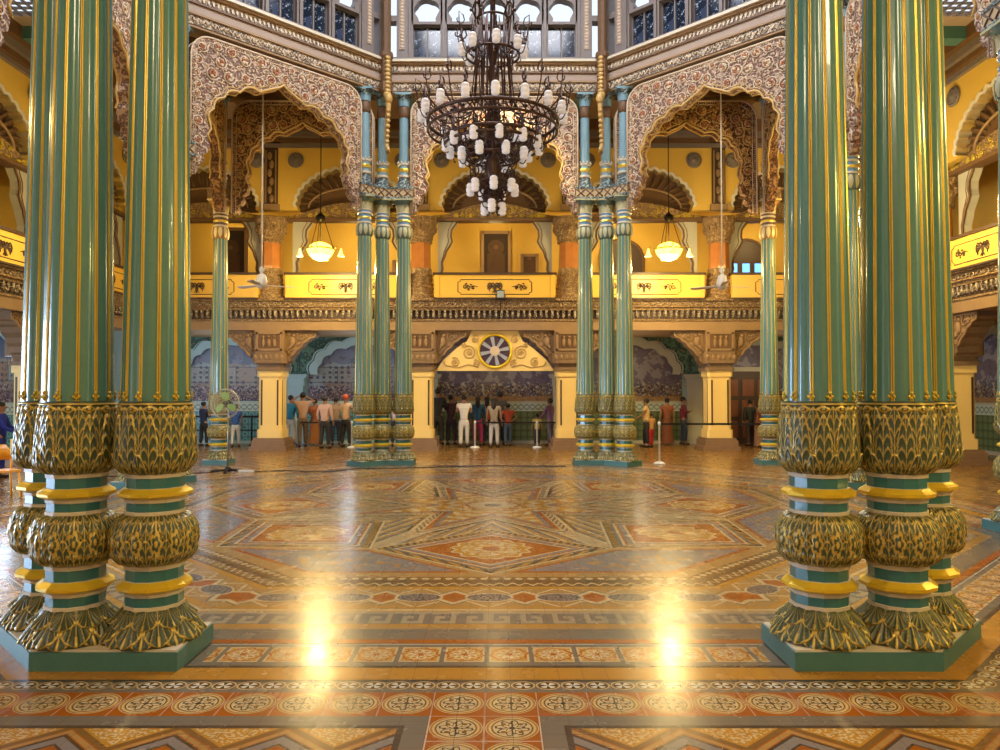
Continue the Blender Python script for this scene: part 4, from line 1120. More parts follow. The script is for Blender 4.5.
# lower pillars with carved brackets
g = G(); g.b2(-0.56, 0.56, -0.56, 0.56, 0, 0.12, 0); g.b2(-0.50, 0.50, -0.50, 0.50, 0.12, 0.30, 0); g.b2(-0.46, 0.46, -0.46, 0.46, 0.30, 0.37, 0); lp_b = g.mesh('stone_base', [BASEB])
g = G(); q = 0.35; ch = 0.08
oct_ = lambda q, ch: [(-q+ch, -q), (q-ch, -q), (q, -q+ch), (q, q-ch), (q-ch, q), (-q+ch, q), (-q, q-ch), (-q, -q+ch)]
g.prism(oct_(0.385, 0.06), 0.37, 0.62, 0, axis='z'); g.prism(oct_(q, ch), 0.62, 2.22, 0, axis='z'); g.prism(oct_(0.385, 0.06), 2.22, 2.40, 0, axis='z'); lp_s = g.mesh('yellow_shaft', [YELP])
g = G()
for rot in range(4):
    M = Matrix.Rotation(rot*PI/2, 4, 'Z')
    for x in (-0.24, 0.24): g.b2(x-0.025, x+0.025, -q-0.004, -q+0.02, 0.75, 2.12, 0, M)  # dark strips paint the shade of slots, nothing is cut
lp_g = g.mesh('slot_shade_strip', [DKBR])
g = G(); g.prism(oct_(0.44, 0.08), 2.40, 2.50, 0, axis='z'); g.prism(oct_(0.40, 0.08), 2.50, 2.62, 0, axis='z'); g.prism(oct_(0.50, 0.1), 2.62, 2.95, 0, axis='z'); g.b2(-0.44, 0.44, -0.44, 0.44, 2.95, 3.62, 1)
g.b2(-0.33, 0.33, -0.455, -0.44, 3.03, 3.52, 2)
for s_ in (-1, 1): g.b2(s_*0.36-0.03, s_*0.36+0.03, -0.48, -0.44, 3.0, 3.56, 1)
g.b2(-0.39, 0.39, -0.48, -0.44, 3.50, 3.56, 1); g.b2(-0.39, 0.39, -0.48, -0.44, 3.0, 3.06, 1)
for k in range(3):
    x = -0.17+0.17*k; g.ball((x, -0.46, 3.24), (0.055, 0.05, 0.14), 1, 8, 6); g.ball((x, -0.475, 3.41), (0.04, 0.04, 0.045), 1, 8, 6)
for k in range(6):
    x = -0.4+0.16*k; g.ball((x, -0.48, 2.80), (0.06, 0.05, 0.10), 1, 6, 5)
lp_c = g.mesh('carved_capital', [TAND, TAN, BROWN])
def corbel(sgn):
    g = G()
    poly = [(0.40, 3.62), (1.34, 3.62), (1.36, 3.50), (1.30, 3.42), (1.18, 3.40), (1.12, 3.32), (1.00, 3.27), (0.92, 3.14), (0.78, 3.04), (0.72, 2.92), (0.62, 2.84), (0.58, 2.70), (0.46, 2.62), (0.40, 2.50)]
    poly = [(sgn*x, z) for x, z in poly]
    if sgn < 0: poly.reverse()
    g.prism(poly, -0.26, 0.26, 0)
    e = [(sgn*x, z) for x, z in [(1.36, 3.56), (1.33, 3.44), (1.18, 3.39), (1.12, 3.31), (1.00, 3.26), (0.92, 3.13), (0.78, 3.03), (0.70, 2.90), (0.60, 2.82)]]
    g.tube([(x, -0.27, z) for x, z in e], 0.03, 5, 1)
    g.tube([(sgn*(1.22+0.09*(1-i/12)*math.cos(i*0.8)), -0.275, 3.50+0.09*(1-i/12)*math.sin(i*0.8)) for i in range(12)], 0.018, 5, 1)
    g.tube([(sgn*(0.92+0.14*(1-i/12)*math.cos(2+i*0.7)), -0.275, 3.42+0.14*(1-i/12)*math.sin(2+i*0.7)) for i in range(12)], 0.02, 5, 1)
    for cx, cz, R in ((0.56, 3.52, 0.07), (0.80, 3.54, 0.06), (1.04, 3.44, 0.07), (0.86, 3.20, 0.06), (0.56, 2.95, 0.06)):
        for k in range(5): a = k*1.257; g.ball((sgn*(cx+R*0.6*math.cos(a)), -0.27, cz+R*0.6*math.sin(a)), (0.032, 0.03, 0.032), 1, 6, 4)
    g.tube([(sgn*x, -0.27, z) for x, z in ((0.46, 3.58), (0.8, 3.59), (1.3, 3.58))], 0.025, 5, 1); g.tube([(sgn*x, -0.27, z) for x, z in ((0.44, 2.98), (0.62, 3.0), (0.74, 3.12))], 0.02, 5, 1)
    # perched bird in the spandrel
    g.ball((sgn*0.66, -0.28, 3.28), (0.10, 0.05, 0.16), 1, 8, 6); g.ball((sgn*0.70, -0.28, 3.47), (0.05, 0.045, 0.05), 1, 8, 6)
    g.tube([(sgn*0.62, -0.28, 3.18), (sgn*0.54, -0.28, 3.02)], [0.05, 0.02], 6, 1)
    return g.mesh('scroll_corbel', [TAND, TAN])
cb = {1: corbel(1), -1: corbel(-1)}
for sd in ('far', 'right', 'left'):
    pl = PX_ if sd == 'far' else ([-2.24, -6.8] if sd == 'right' else [2.24, 6.8])
    for xp in pl:
        loc, rz = place(sd, xp, 0.32)
        if sd == 'far': w = {-2.24: 'left of the central opening', 2.24: 'right of the central opening', -6.8: 'beside the pedestal fan', 6.8: 'right, before the dark doorway'}[xp]
        else: w = {2.24: 'nearer one on the %s side', 6.8: 'farther one on the %s side'}[abs(xp)] % sd
        t = thing('yellow_pillar', 'grooved square yellow pillar, '+w, 'pillar', loc, rz, 'yellow ground floor pillars')
        for nm, me in (('stone_base', lp_b), ('yellow_shaft', lp_s), ('slot_shade_strip', lp_g), ('carved_capital', lp_c), ('scroll_corbel', cb[-1]), ('scroll_corbel', cb[1])): link(nm, me, t)
# yellow tympanum with wheel window in the central opening
g = G(); g.prism([(-1.80, 2.40), (1.80, 2.40), (1.55, 2.75), (1.15, 3.1), (0.85, 3.3), (0.7, 3.62), (-0.7, 3.62), (-0.85, 3.3), (-1.15, 3.1), (-1.55, 2.75)], 0.12, 0.26, 0)
t = thing('tympanum', 'yellow tympanum with gilt scrolls and a wheel window above the central crowd', 'tympanum', (0, GW, 2.4)); o = g.obj('yellow_board', [YELP], t, (0, 0, -2.4))
for s_ in (-1, 1):
    g = G()
    for cx, cz, R, k in ((0.80, 2.95, 0.22, 16), (1.22, 2.66, 0.15, 13), (0.62, 3.36, 0.13, 12), (0.58, 2.62, 0.12, 12), (0.95, 3.16, 0.09, 10)):
        g.tube([(s_*(cx+R*(1-0.65*i/k)*math.cos(0.62*i+1)), 0.10, cz+R*(1-0.65*i/k)*math.sin(0.62*i+1)) for i in range(k)], 0.018, 5, 0)
        for j in range(4): a = j*1.57; g.ball((s_*(cx+0.04*math.cos(a)), 0.10, cz+0.04*math.sin(a)), (0.03, 0.015, 0.03), 0, 6, 4)
    g.tube([(s_*0.5, 0.10, 2.50), (s_*0.8, 0.10, 2.6), (s_*1.1, 0.10, 2.50), (s_*1.5, 0.10, 2.56), (s_*1.55, 0.10, 2.68)], 0.016, 5, 0)
    g.obj('gilt_scroll', [VINEG], t, (0, 0, -2.4))
g = G(); g.tube([(0.50*math.cos(a*PI/16), 0.08, 3.0+0.50*math.sin(a*PI/16)) for a in range(32)], 0.045, 6, 0, True)
w = g.obj('wheel_rim', [GOLDB], t, (0, 0, -2.4))
g = G(); g.lathe([(0.48, 0), (0.48, 0.02)], 32, 0, False, M=Matrix.Translation((0, 0.11, 3.0)) @ Matrix.Rotation(PI/2, 4, 'X')); g.obj('dark_glass', [plain('violet_glass', (0.06, 0.035, 0.07), 0.2)], w)
g = G()
for k in range(8):
    a = k*PI/4+0.2; M = Matrix.Translation((0, 0.07, 3.0)) @ Matrix.Rotation(-a, 4, 'Y'); g.prism([(0.1, -0.035), (0.44, -0.06), (0.44, 0.06), (0.1, 0.035)], 0, 0.02, 0, M)
g.lathe([(0.15, 0), (0.15, 0.03)], 20, 1, False, M=Matrix.Translation((0, 0.07, 3.0)) @ Matrix.Rotation(PI/2, 4, 'X')); g.obj('wheel_spokes', [plain('pale_glass', (0.34, 0.36, 0.42), 0.3), VINE], w)

# ------------------------------------------------------------------ ground floor back wall: murals, dado, pale arches
def mural(name, kind):
    m, b = newmat(name, 0.45); X, Y, Z, v = coords()
    k = Col((0.09, 0.11, 0.18) if kind else (0.16, 0.13, 0.14))
    k.lay((Z > 2.3) & (noise(v, 1.5, 3) > 0.5), (0.15, 0.16, 0.22))
    bw = E.nt.nodes.new('ShaderNodeTexBrick'); E.nt.links.new(v, bw.inputs['Vector']); mp = E.nt.nodes.new('ShaderNodeMapping'); mp.inputs['Rotation'].default_value = (PI/2, 0, 0)
    E.nt.links.new(v, mp.inputs['Vector']); E.nt.links.new(mp.outputs[0], bw.inputs['Vector'])
    bw.inputs['Scale'].default_value = 1.0; bw.inputs['Brick Width'].default_value = 0.95; bw.inputs['Row Height'].default_value = 0.52; bw.inputs['Mortar Size'].default_value = 0.012
    bw.inputs['Color1'].default_value = (0.26, 0.33, 0.33, 1); bw.inputs['Color2'].default_value = (0.24, 0.16, 0.11, 1); bw.inputs['Mortar'].default_value = (0.07, 0.06, 0.08, 1)
    top = 2.72 if kind else 2.2
    sky = Z + (noise(v, 1.1, 1)-0.5)*0.9
    if kind: k.lay((sky < top) & (Z > 1.75), bw.outputs['Color'], 0.85)
    win = (efr(X/0.21) < 0.45) & (efr(Z/0.17) < 0.5) & (noise(v, 1.7, 2) > 0.5)
    k.lay((sky < top) & (Z > 1.8) & win, (0.04, 0.05, 0.08))
    gr = (Z < 1.78+0.1*0)
    k.lay(Z < 1.80, (0.12, 0.075, 0.075) if kind else (0.16, 0.085, 0.04))
    if not kind: k.lay(Z > 2.05, (0.13, 0.11, 0.17)); k.lay((Z > 2.1) & (noise(v, 2.2, 4) > 0.52), (0.26, 0.24, 0.28)); k.lay((Z < 2.1) & (Z > 1.6) & (noise(v, 8.0, 4) > 0.54), (0.42, 0.38, 0.34)); k.lay((Z < 2.05) & (Z > 1.62) & (noise(v, 5.0, 2) > 0.57), (0.05, 0.07, 0.16)); k.lay(Z < 1.62, (0.28, 0.15, 0.06))
    cr = noise(v, 13.0, 5)
    k.lay((Z < 1.98) & (Z > 1.45 if kind else Z > 1.6) & (cr > 0.50), (0.035, 0.025, 0.06)); k.lay((Z < 1.98) & (Z > 1.45) & (noise(v, 21.0, 3) > 0.58), (0.36, 0.26, 0.24) if kind else (0.30, 0.22, 0.12))
    k.lay(noise(v, 6.0, 6) > 0.60, (0.10, 0.05, 0.06), 0.5)
    setc(b, k.c); return m
MUR = mural('street_mural', 1); MURC = mural('procession_mural', 0); MURD = plain('brown_mural', (0.13, 0.07, 0.05), 0.4, 0, 0.6, 3.0, 0.05)
DADO, b_ = newmat('blue_dado_tiles', 0.3); X, Y, Z, v = coords(); kk = Col((0.07, 0.20, 0.22)); fx = efr(X/0.22)-0.5; fz = efr(Z/0.22)-0.5
kk.lay(elen(fx, fz) < 0.42, (0.14, 0.34, 0.36)); kk.lay(elen(fx, fz) < 0.22, (0.05, 0.15, 0.17)); kk.lay(emax(eabs(fx), eabs(fz)) > 0.48, (0.03, 0.08, 0.09)); setc(b_, kk.c)
DADG, b_ = newmat('green_dado_tiles', 0.35); X, Y, Z, v = coords(); kk = Col((0.07, 0.10, 0.045)); fx = efr(X/0.22)-0.5; fz = efr(Z/0.22)-0.5
kk.lay(elen(fx, fz) < 0.42, (0.12, 0.17, 0.08)); kk.lay(emax(eabs(fx), eabs(fz)) > 0.48, (0.03, 0.04, 0.02)); setc(b_, kk.c)
BORD, b_ = newmat('dado_border', 0.4); X, Y, Z, v = coords(); kk = Col((0.45, 0.50, 0.44)); kk.lay(eabs(esin(X*16.0)*0.08+1.245-Z) < 0.02, (0.10, 0.20, 0.22)); kk.lay(eabs(esin(X*16.0)*-0.08+1.245-Z) < 0.02, (0.10, 0.20, 0.22)); setc(b_, kk.c)
la = [(x*1.0, z) for x, z in arch_inner(1.58, 2.35, 3.28, 4, ogee=0.05)]
lo_ = arch_inner(1.84, 2.35, 3.52, 4, ogee=0.05)
def lower_arch(mt):
    g = G(); g.prism(la + list(reversed(lo_)), -0.10, 0.0, 0); me1 = g.mesh('scalloped_band', [mt])
    g = G(); g.tube([(x*1.03, -0.11, z+0.02) for x, z in lo_], 0.025, 5, 0); return me1, g.mesh('moulding', [mt])
las = {0: lower_arch(LBLUE), 1: lower_arch(LBLUW)}
g = G(); g.b2(-2.2175, 2.2175, -0.02, 0.0, 2.35, 3.62, 0)
spn = [g.mesh('vault_spandrel', [GVAULT])]
def pilaster_me(mt):
    g = G(); g.b2(-0.34, 0.34, -0.22, 0, 0, 0.28, 0); g.b2(-0.27, 0.27, -0.16, 0, 0.28, 1.95, 0); g.b2(-0.34, 0.34, -0.22, 0, 1.95, 2.0, 0); g.b2(-0.30, 0.30, -0.18, 0, 2.0, 2.22, 0)
    g.b2(-0.38, 0.38, -0.26, 0, 2.22, 2.28, 0); g.b2(-0.42, 0.42, -0.30, 0, 2.28, 2.36, 0)
    g.prism([(-0.27, 2.36), (0.27, 2.36), (0.20, 3.0), (0.15, 3.62), (-0.15, 3.62), (-0.20, 3.0)], -0.06, 0, 0)
    return g.mesh('wall_pilaster', [mt])
pls = {0: pilaster_me(LBLUE), 1: pilaster_me(LBLUW)}
for sd in ('far', 'right', 'left'):
    bays = BX if sd == 'far' else ([-4.435, -8.86, 0.0] if sd == 'right' else [4.435, 8.86, 0.0])
    for xc in bays:
        warm = 1 if (sd == 'far' and xc > -1) or sd == 'right' else 0  # bays whose plaster takes the lamplit tone
        loc, rz = place(sd, xc, 2.98)
        w = ('in the %s bay of the far wall' % bayname[xc]) if sd == 'far' else 'in the %s bay of the %s wall' % ({4.435: 'middle', 8.86: 'far', 0.0: 'near'}[abs(xc)], sd)
        cen = sd == 'far' and xc == 0
        mt = MURC if (cen or warm) else MUR
        g = G(); g.b2(-1.95, 1.95, -0.03, 0, 1.42, 3.62, 0)
        if sd == 'left' and xc != 8.86: o = None
        elif cen:
            o = g.obj('mural_painting', [mt], None, loc, rz); tag(o, 'wide mural of a crowded procession with riders '+w, 'mural')
        else:
            o = g.obj('mural_painting', [mt], None, loc, rz); tag(o, ('mural of a brown crowd scene ' if warm else 'bluish mural of buildings and crowd ')+w, 'mural', 'wall murals')
        if sd == 'left' and xc != 8.86: continue
        g = G(); g.b2(-2.0, 2.0, -0.05, 0, 0.08, 1.10, 0); g.b2(-2.0, 2.0, -0.07, 0, 1.10, 1.40, 1); g.b2(-2.0, 2.0, -0.10, 0, 1.40, 1.45, 2); g.b2(-2.0, 2.0, -0.1, 0, 0, 0.10, 2)
        o = g.obj('tiled_dado', [DADG if warm else DADO, BORD, LBLUW if warm else LBLUE], None, loc, rz); tag(o, ('green' if warm else 'blue')+' tiled dado below the mural '+w, 'dado', 'tiled dados')
        if not cen:
            lw, _ = place(sd, xc, 2.86)
            t = thing('wall_arch', 'pale scalloped arch around the mural '+w, 'arch', (lw[0], lw[1], 2.35), rz, 'pale wall arches')
            for nm, me in zip(('scalloped_band', 'moulding'), las[warm]): link(nm, me, t, (0, 0, -2.35))
            g = G(); g.prism([(-2.2, 2.35), (-1.84, 2.35)] + list(reversed([(x*0.99, z) for x, z in lo_])) + [(1.84, 2.35), (2.2, 2.35), (2.2, 3.62), (-2.2, 3.62)], -0.06, 0.0, 0)
            link('green_spandrel', g.mesh('green_spandrel', [GVAULT]), t, (0, 0, -2.35))
    for xp in (PX_ if sd == 'far' else ([-2.24, -6.8] if sd == 'right' else [2.24, 6.8])):
        loc, rz = place(sd, xp, 2.95); warm = 1 if (sd == 'far' and xp > -3) or sd == 'right' else 0
        w = {-2.24: 'left of the central opening', 2.24: 'right of the central opening', -6.8: 'behind the left yellow pillar', 6.8: 'behind the right yellow pillar'}[xp] if sd == 'far' else ('nearer one on the %s wall' if abs(xp) < 3 else 'farther one on the %s wall') % sd
        o = link('wall_pilaster', pls[warm], None, loc, rz); tag(o, 'pale square wall pilaster with moulded cap, '+w, 'pilaster', 'pale wall pilasters')
# dark doorway at the right end of the far wall
loc, rz = place('far', 8.3, 2.80)
t = thing('wooden_doorway', 'dark brown panelled doorway at the right end of the far wall', 'door', loc)
g = G(); g.b2(-1.1, 1.1, -0.06, 0.02, 0, 2.45, 0); g.obj('door_leaf', [DKBR], t)
g = G(); g.b2(-1.2, -1.08, -0.12, 0.02, 0, 2.6, 0); g.b2(1.08, 1.2, -0.12, 0.02, 0, 2.6, 0); g.b2(-1.2, 1.2, -0.12, 0.02, 2.45, 2.6, 0); g.obj('door_frame', [LBLUW], t)
g = G()
for x in (-0.8, -0.27, 0.27, 0.8):
    for z in (0.5, 1.2, 1.9): g.b2(x-0.2, x+0.2, -0.09, -0.05, z-0.28, z+0.28)
g.obj('carved_panels', [plain('red_brown_wood', (0.20, 0.06, 0.02), 0.45)], t)

# ------------------------------------------------------------------ pictures and doors in the upper gallery
PIC = plain('dark_portrait_canvas', (0.04, 0.025, 0.018), 0.35, 0, 0.5, 2.0, 0.02)
PICF, b_ = newmat('portrait_figure', 0.8); X, Y, Z, v = coords(); kk = Col((0.035, 0.02, 0.014)); kk.lay((elen(X, Z-0.25)/1.0 < 0.28) | ((eabs(X) < 0.3) & (Z < 0.05)), (0.09, 0.045, 0.025)); kk.lay(elen(X, Z-0.27) < 0.075, (0.16, 0.085, 0.05)); kk.lay(noise(v, 5, 4) > 0.6, (0.05, 0.03, 0.03), 0.6); setc(b_, kk.c)
def picture(sd, x, z, w, h, label, canvas=PICF, y=2.94):
    (lx, ly, _), rz = place(sd, x, y)
    t = thing('framed_picture', label, 'picture', (lx, ly, z), rz)
    g = G(); g.b2(-w/2, w/2, -0.03, 0.02, -h/2, h/2); g.obj('canvas', [canvas], t)
    g = G()
    for s_ in (-1, 1): g.b2(s_*w/2-0.05, s_*w/2+0.05, -0.07, 0.02, -h/2-0.05, h/2+0.05); g.b2(-w/2, w/2, -0.07, 0.02, s_*h/2-0.05, s_*h/2+0.05)
    g.obj('gilt_frame', [TAN], t)
picture('far', 0.03, 6.45, 0.92, 1.55, 'tall dark portrait in a gilt frame at the centre of the gallery')
picture('far', 1.18, 6.08, 0.52, 0.72, 'small framed picture right of the tall central portrait')
picture('far', -8.55, 6.15, 1.0, 1.75, 'dark full length portrait in the left end bay of the gallery', y=1.5)
picture('far', -3.1, 5.72, 0.75, 1.0, 'plain brown framed panel behind the left pendant lamp', BROWN)
BLG = emis('blue_window_glow', (0.12, 0.45, 1.0), 1.6, (0.1, 0.3, 0.6))
def dark_door(x, label, n):
    (lx, ly, _), rz = place('far', x, 2.9)
    t = thing('arched_dark_window', label, 'window', (lx, ly, 4.56), rz)
    g = G(); P = [(-0.72, 0), (0.72, 0), (0.72, 1.7)] + [(0.72*math.cos(PI*i/12), 1.7+0.7*math.sin(PI*i/12)) for i in range(1, 12)] + [(-0.72, 1.7)]
    g.prism(P, -0.05, 0.02, 0); g.obj('dark_boards', [DKBR], t)
    for i in range(n): g = G(); xx = -0.45+0.42*i; g.b2(xx-0.12, xx+0.12, -0.07, -0.045, 1.02, 1.58); g.obj('blue_pane', [BLG], t)
    g = G(); g.tube([(x_, -0.06, z_) for x_, z_ in P], 0.05, 5, 0, True); g.obj('frame', [BROWN], t)
dark_door(8.6, 'dark arched gallery window with three blue panes on the far right', 3)
dark_door(4.35, 'dark arched gallery window with a blue pane right of the central bay', 2)

# dome over the octagon and the near part of the room behind the camera
g = G(); R8 = B/C22
rings_ = [(R8+0.25, 13.2), (R8-0.4, 13.9), (R8-1.6, 14.9), (R8-3.2, 15.9), (R8-5.0, 16.5), (0.25, 16.8)]
vs = [(r*math.cos(PI/8+k*PI/4), r*math.sin(PI/8+k*PI/4), z) for r, z in rings_ for k in range(8)]
g.add(vs, [(j*8+k, j*8+(k+1) % 8, (j+1)*8+(k+1) % 8, (j+1)*8+k) for j in range(5) for k in range(8)], 0)
struct(g.obj('ceiling_dome', [plain('dome_glass_dark', (0.10, 0.13, 0.14), 0.3)]))
g = G(); g.b2(-14.4, 14.4, -18.2, -18.0, 0, 9.9, 0); struct(g.obj('wall_near', [YEL]))
g = G(); g.b2(-14.4, 14.4, -18.0, -B-0.1, 9.9, 10.02, 0)
for sx in (-1, 1): g.prism([(sx*A, -B-0.1), (sx*B, -A), (sx*B, -B-0.1)], 9.9, 10.02, 0, axis='z')
for th in (225, 315, 270):
    r = math.radians(th); M = Matrix.Translation((B*math.cos(r), B*math.sin(r), 0)) @ Matrix.Rotation(r-PI/2, 4, 'Z'); g.b2(-2.8, 2.8, 0, 0.3, 9.4, 13.2, 0, M)
struct(g.obj('ceiling_near', [MAUVE]))
# closing walls at the corners
g = G(); g.b2(-14.4, 14.4, 14.2, 14.4, 0, 9.9, 0); struct(g.obj('wall_far', [YEL]))
# ------------------------------------------------------------------ chandelier
CH = (0.0, 0.0)
GLS, b_ = newmat('frosted_glass', 0.25); setc(b_, (0.66, 0.60, 0.58)); b_.inputs['Emission Color'].default_value = (1, 0.93, 0.88, 1); b_.inputs['Emission Strength'].default_value = 0.18
g = G(); g.lathe([(0.03, 0.0), (0.056, 0.012), (0.064, 0.05), (0.052, 0.062), (0.066, 0.078), (0.066, 0.125), (0.052, 0.138), (0.064, 0.155), (0.054, 0.19), (0.03, 0.205)], 12, 0)
shade_me = g.mesh('glass_shade', [GLS])
g = G(); g.lathe([(0.012, 0.21), (0.03, 0.215), (0.03, 0.24), (0.012, 0.26), (0.012, 0.34)], 8, 0); cap_me = g.mesh('lamp_holder', [IRON])
t = thing('chandelier', 'huge bronze chandelier of three tiers with frosted glass lamps hanging over the floor', 'chandelier', (0, 0, 4.4))
ZB = -4.4
def ringt(g, R, z, r, n=48): g.tube([(R*math.cos(2*PI*i/n), R*math.sin(2*PI*i/n), z) for i in range(n)], r, 6, 0, True)
g = G()
g.lathe([(0.02, 4.55), (0.07, 4.62), (0.05, 4.72), (0.10, 4.85), (0.06, 4.95), (0.09, 5.1), (0.14, 5.25), (0.10, 5.4), (0.18, 5.55), (0.12, 5.7), (0.08, 5.9), (0.13, 6.05), (0.07, 6.2), (0.055, 6.6), (0.10, 6.75), (0.05, 6.9), (0.09, 7.1),
         (0.12, 7.2), (0.05, 7.35), (0.04, 8.0), (0.09, 8.1), (0.03, 8.2)], 12, 0)
g.obj('stem', [IRON], t, (0, 0, ZB))
g = G(); z = 8.15
while z < 16.85:
    g.tube([(0.05*math.cos(a*PI/5), 0, z+0.1*math.sin(a*PI/5)) if int(z*7.2) % 2 else (0, 0.05*math.cos(a*PI/5), z+0.1*math.sin(a*PI/5)) for a in range(10)], 0.014, 5, 0, True); z += 0.155
o = g.obj('chain', [IRON], t, (0, 0, ZB))
g = G(); ringt(g, 1.02, 5.98, 0.030); ringt(g, 1.02, 5.84, 0.022)
for i in range(48):
    a = 2*PI*i/48; b2_ = 2*PI*(i+1)/48
    g.tube([(1.02*math.cos(a), 1.02*math.sin(a), 5.97), (1.03*math.cos((a+b2_)/2), 1.03*math.sin((a+b2_)/2), 5.90), (1.02*math.cos(b2_), 1.02*math.sin(b2_), 5.83)], 0.012, 4, 0)
g.obj('large_ring', [IRON], t, (0, 0, ZB))
g = G(); ringt(g, 0.76, 5.70, 0.03); ringt(g, 0.76, 5.60, 0.025); g.obj('middle_ring', [IRON], t, (0, 0, ZB))
for R_s, z_s in ((0.42, 5.42), (0.30, 5.02), (0.42, 7.05)): g = G(); ringt(g, R_s, z_s, 0.02, 32); g.obj('small_ring', [IRON], t, (0, 0, ZB))
g = G(); ringt(g, 0.25, 7.62, 0.02, 24)
for i in range(8):
    a = 2*PI*i/8; ca, sa = math.cos(a), math.sin(a)
    g.tube([(0.25*ca, 0.25*sa, 7.62), (0.33*ca, 0.33*sa, 7.78), (0.26*ca, 0.26*sa, 7.95), (0.08*ca, 0.08*sa, 8.05)], 0.015, 5, 0)
    g.ball((0.34*ca, 0.34*sa, 7.78), 0.03, 0, 6, 4)
g.obj('crown', [IRON], t, (0, 0, ZB))
g = G()
for i in range(12):
    a = 2*PI*i/12; ca, sa = math.cos(a), math.sin(a)
    g.tube([(0.20*ca, 0.20*sa, 7.6), (0.28*ca, 0.28*sa, 6.9), (0.34*ca, 0.34*sa, 6.3), (0.50*ca, 0.50*sa, 6.05)], 0.010, 4, 0)
for i in range(6):
    a = 2*PI*i/6+0.2; ca, sa = math.cos(a), math.sin(a)
    g.tube([(0.26*ca, 0.26*sa, 7.6), (0.28*ca, 0.28*sa, 6.3)], 0.016, 5, 0)
g.obj('suspension_rods', [IRON], t, (0, 0, ZB))
# scrolling arms
def scr(g, a, r0, z0, r1, z1, sag, rr=0.013, curl=0.09):
    ca, sa = math.cos(a), math.sin(a); pts = []
    for i in range(9):
        u_ = i/8; r = r0+(r1-r0)*u_; z = z0+(z1-z0)*u_-sag*math.sin(PI*u_); pts.append((r*ca, r*sa, z))
    for i in range(8):
        b_ = PI/2+i*0.75; q = curl*(1-i/9); pts.append(((r1+q*math.cos(b_))*ca, (r1+q*math.cos(b_))*sa, z1+curl*0.2+q*math.sin(b_)))
    g.tube(pts, rr, 5, 0)
TIERS = [(7.05, 0.49, 8, 0.14, 0.42), (6.0, 1.12, 16, 0.10, 1.02), (5.52, 0.74, 12, 0.26, 0.76), (5.36, 0.52, 8, 0.5, 0.42), (4.86, 0.36, 7, 0.3, 0.28), (4.56, 0.16, 3, 0.2, 0.1)]
for zi, (z, R, n, ph, rin) in enumerate(TIERS):
    g = G()
    for i in range(n):
        a = 2*PI*(i+ph)/n
        scr(g, a, max(0.05, rin*0.35), z+0.10, R, z+0.28, 0.22, 0.013, 0.10)
        if R > 0.45: scr(g, a+PI/n, rin, z+0.0, R+0.10, z+0.42, 0.18, 0.010, 0.12)
        ca, sa = math.cos(a), math.sin(a)
        g.ball((R*0.6*ca, R*0.6*sa, z+0.08), (0.045, 0.045, 0.03), 0, 6, 4)
    g.obj('scroll_arms', [IRON], t, (0, 0, ZB))
    for i in range(n):
        a = 2*PI*(i+ph)/n
        s_ = link('glass_shade', shade_me, t, (R*math.cos(a), R*math.sin(a), z-0.02+ZB)); link('lamp_holder', cap_me, s_)
# dense leaf scrolls around the middle of the stem
g = G(); rnd = random.Random(11)
for i in range(150):
    a = rnd.random()*6.283; z = rnd.uniform(4.7, 6.3); rm = 0.16+0.42*math.exp(-((z-5.55)/0.38)**2); r = rnd.uniform(0.08, rm)
    c = Vector((r*math.cos(a), r*math.sin(a), z)); R = rnd.uniform(0.04, 0.09); a0 = rnd.random()*6
    ux = Vector((math.cos(a), math.sin(a), 0)) if i % 2 else Vector((-math.sin(a), math.cos(a), 0))
    g.tube([c+ux*(R*(1-0.6*k/8)*math.cos(a0+k*0.8))+Vector((0, 0, R*(1-0.6*k/8)*math.sin(a0+k*0.8))) for k in range(9)], 0.009, 4, 0)
g.obj('leaf_scrolls', [IRON], t, (0, 0, ZB))['kind'] = 'stuff'

# ------------------------------------------------------------------ pendant lamps
BOWL = emis('glowing_bowl', (1.0, 0.62, 0.07), 4.5, (0.9, 0.8, 0.5))
BELL = emis('glowing_bell', (1.0, 0.6, 0.15), 1.4, (0.9, 0.75, 0.4))
for i, (x, y, z) in enumerate(LAMPS):
    nm = ('left', 'right')[i]
    t = thing('pendant_lamp', 'glowing bowl pendant lamp with bell shades hanging before the %s gallery' % nm, 'lamp', (x, y, z), 0, 'pendant bowl lamps')
    g = G(); g.lathe([(0.36, 0.0), (0.35, -0.06), (0.30, -0.16), (0.20, -0.25), (0.08, -0.30), (0.0, -0.31)], 24, 0, cap=False); g.lathe([(0.36, 0.0), (0.25, 0.12), (0.12, 0.18)], 24, 0, cap=False); g.obj('glass_bowl', [BOWL], t)
    g = G(); g.tube([(0.37*math.cos(PI*k/16), 0.37*math.sin(PI*k/16), 0) for k in range(32)], 0.022, 6, 0, True); g.obj('gilt_rim', [GOLD], t)
    g = G(); g.tube([(0, 0, 0.15), (0, 0, 4.3)], 0.014, 6, 0)
    for k in range(3): a = 2*PI*k/3; g.tube([(0.36*math.cos(a), 0.36*math.sin(a), 0), (0.12*math.cos(a), 0.12*math.sin(a), 0.75), (0, 0, 1.05)], 0.010, 4, 0)
    g.lathe([(0.02, 0.75), (0.13, 0.82), (0.13, 0.9), (0.02, 1.0)], 12, 0); g.obj('hanging_rod', [BLK], t)
    for k in range(4):
        a = PI/2*k; c = (0.56*math.cos(a), 0.56*math.sin(a))
        g = G(); g.tube([(0.36*math.cos(a), 0.36*math.sin(a), 0.0), (0.47*math.cos(a), 0.47*math.sin(a), 0.09), (c[0], c[1], 0.02)], 0.012, 5, 0); h = g.obj('side_arm', [GOLD], t)
        g = G(); g.lathe([(0.02, 0.02), (0.035, -0.05), (0.05, -0.12), (0.09, -0.20)], 14, 0, c=(c[0], c[1], 0), cap=False); g.obj('bell_shade', [BELL], h)

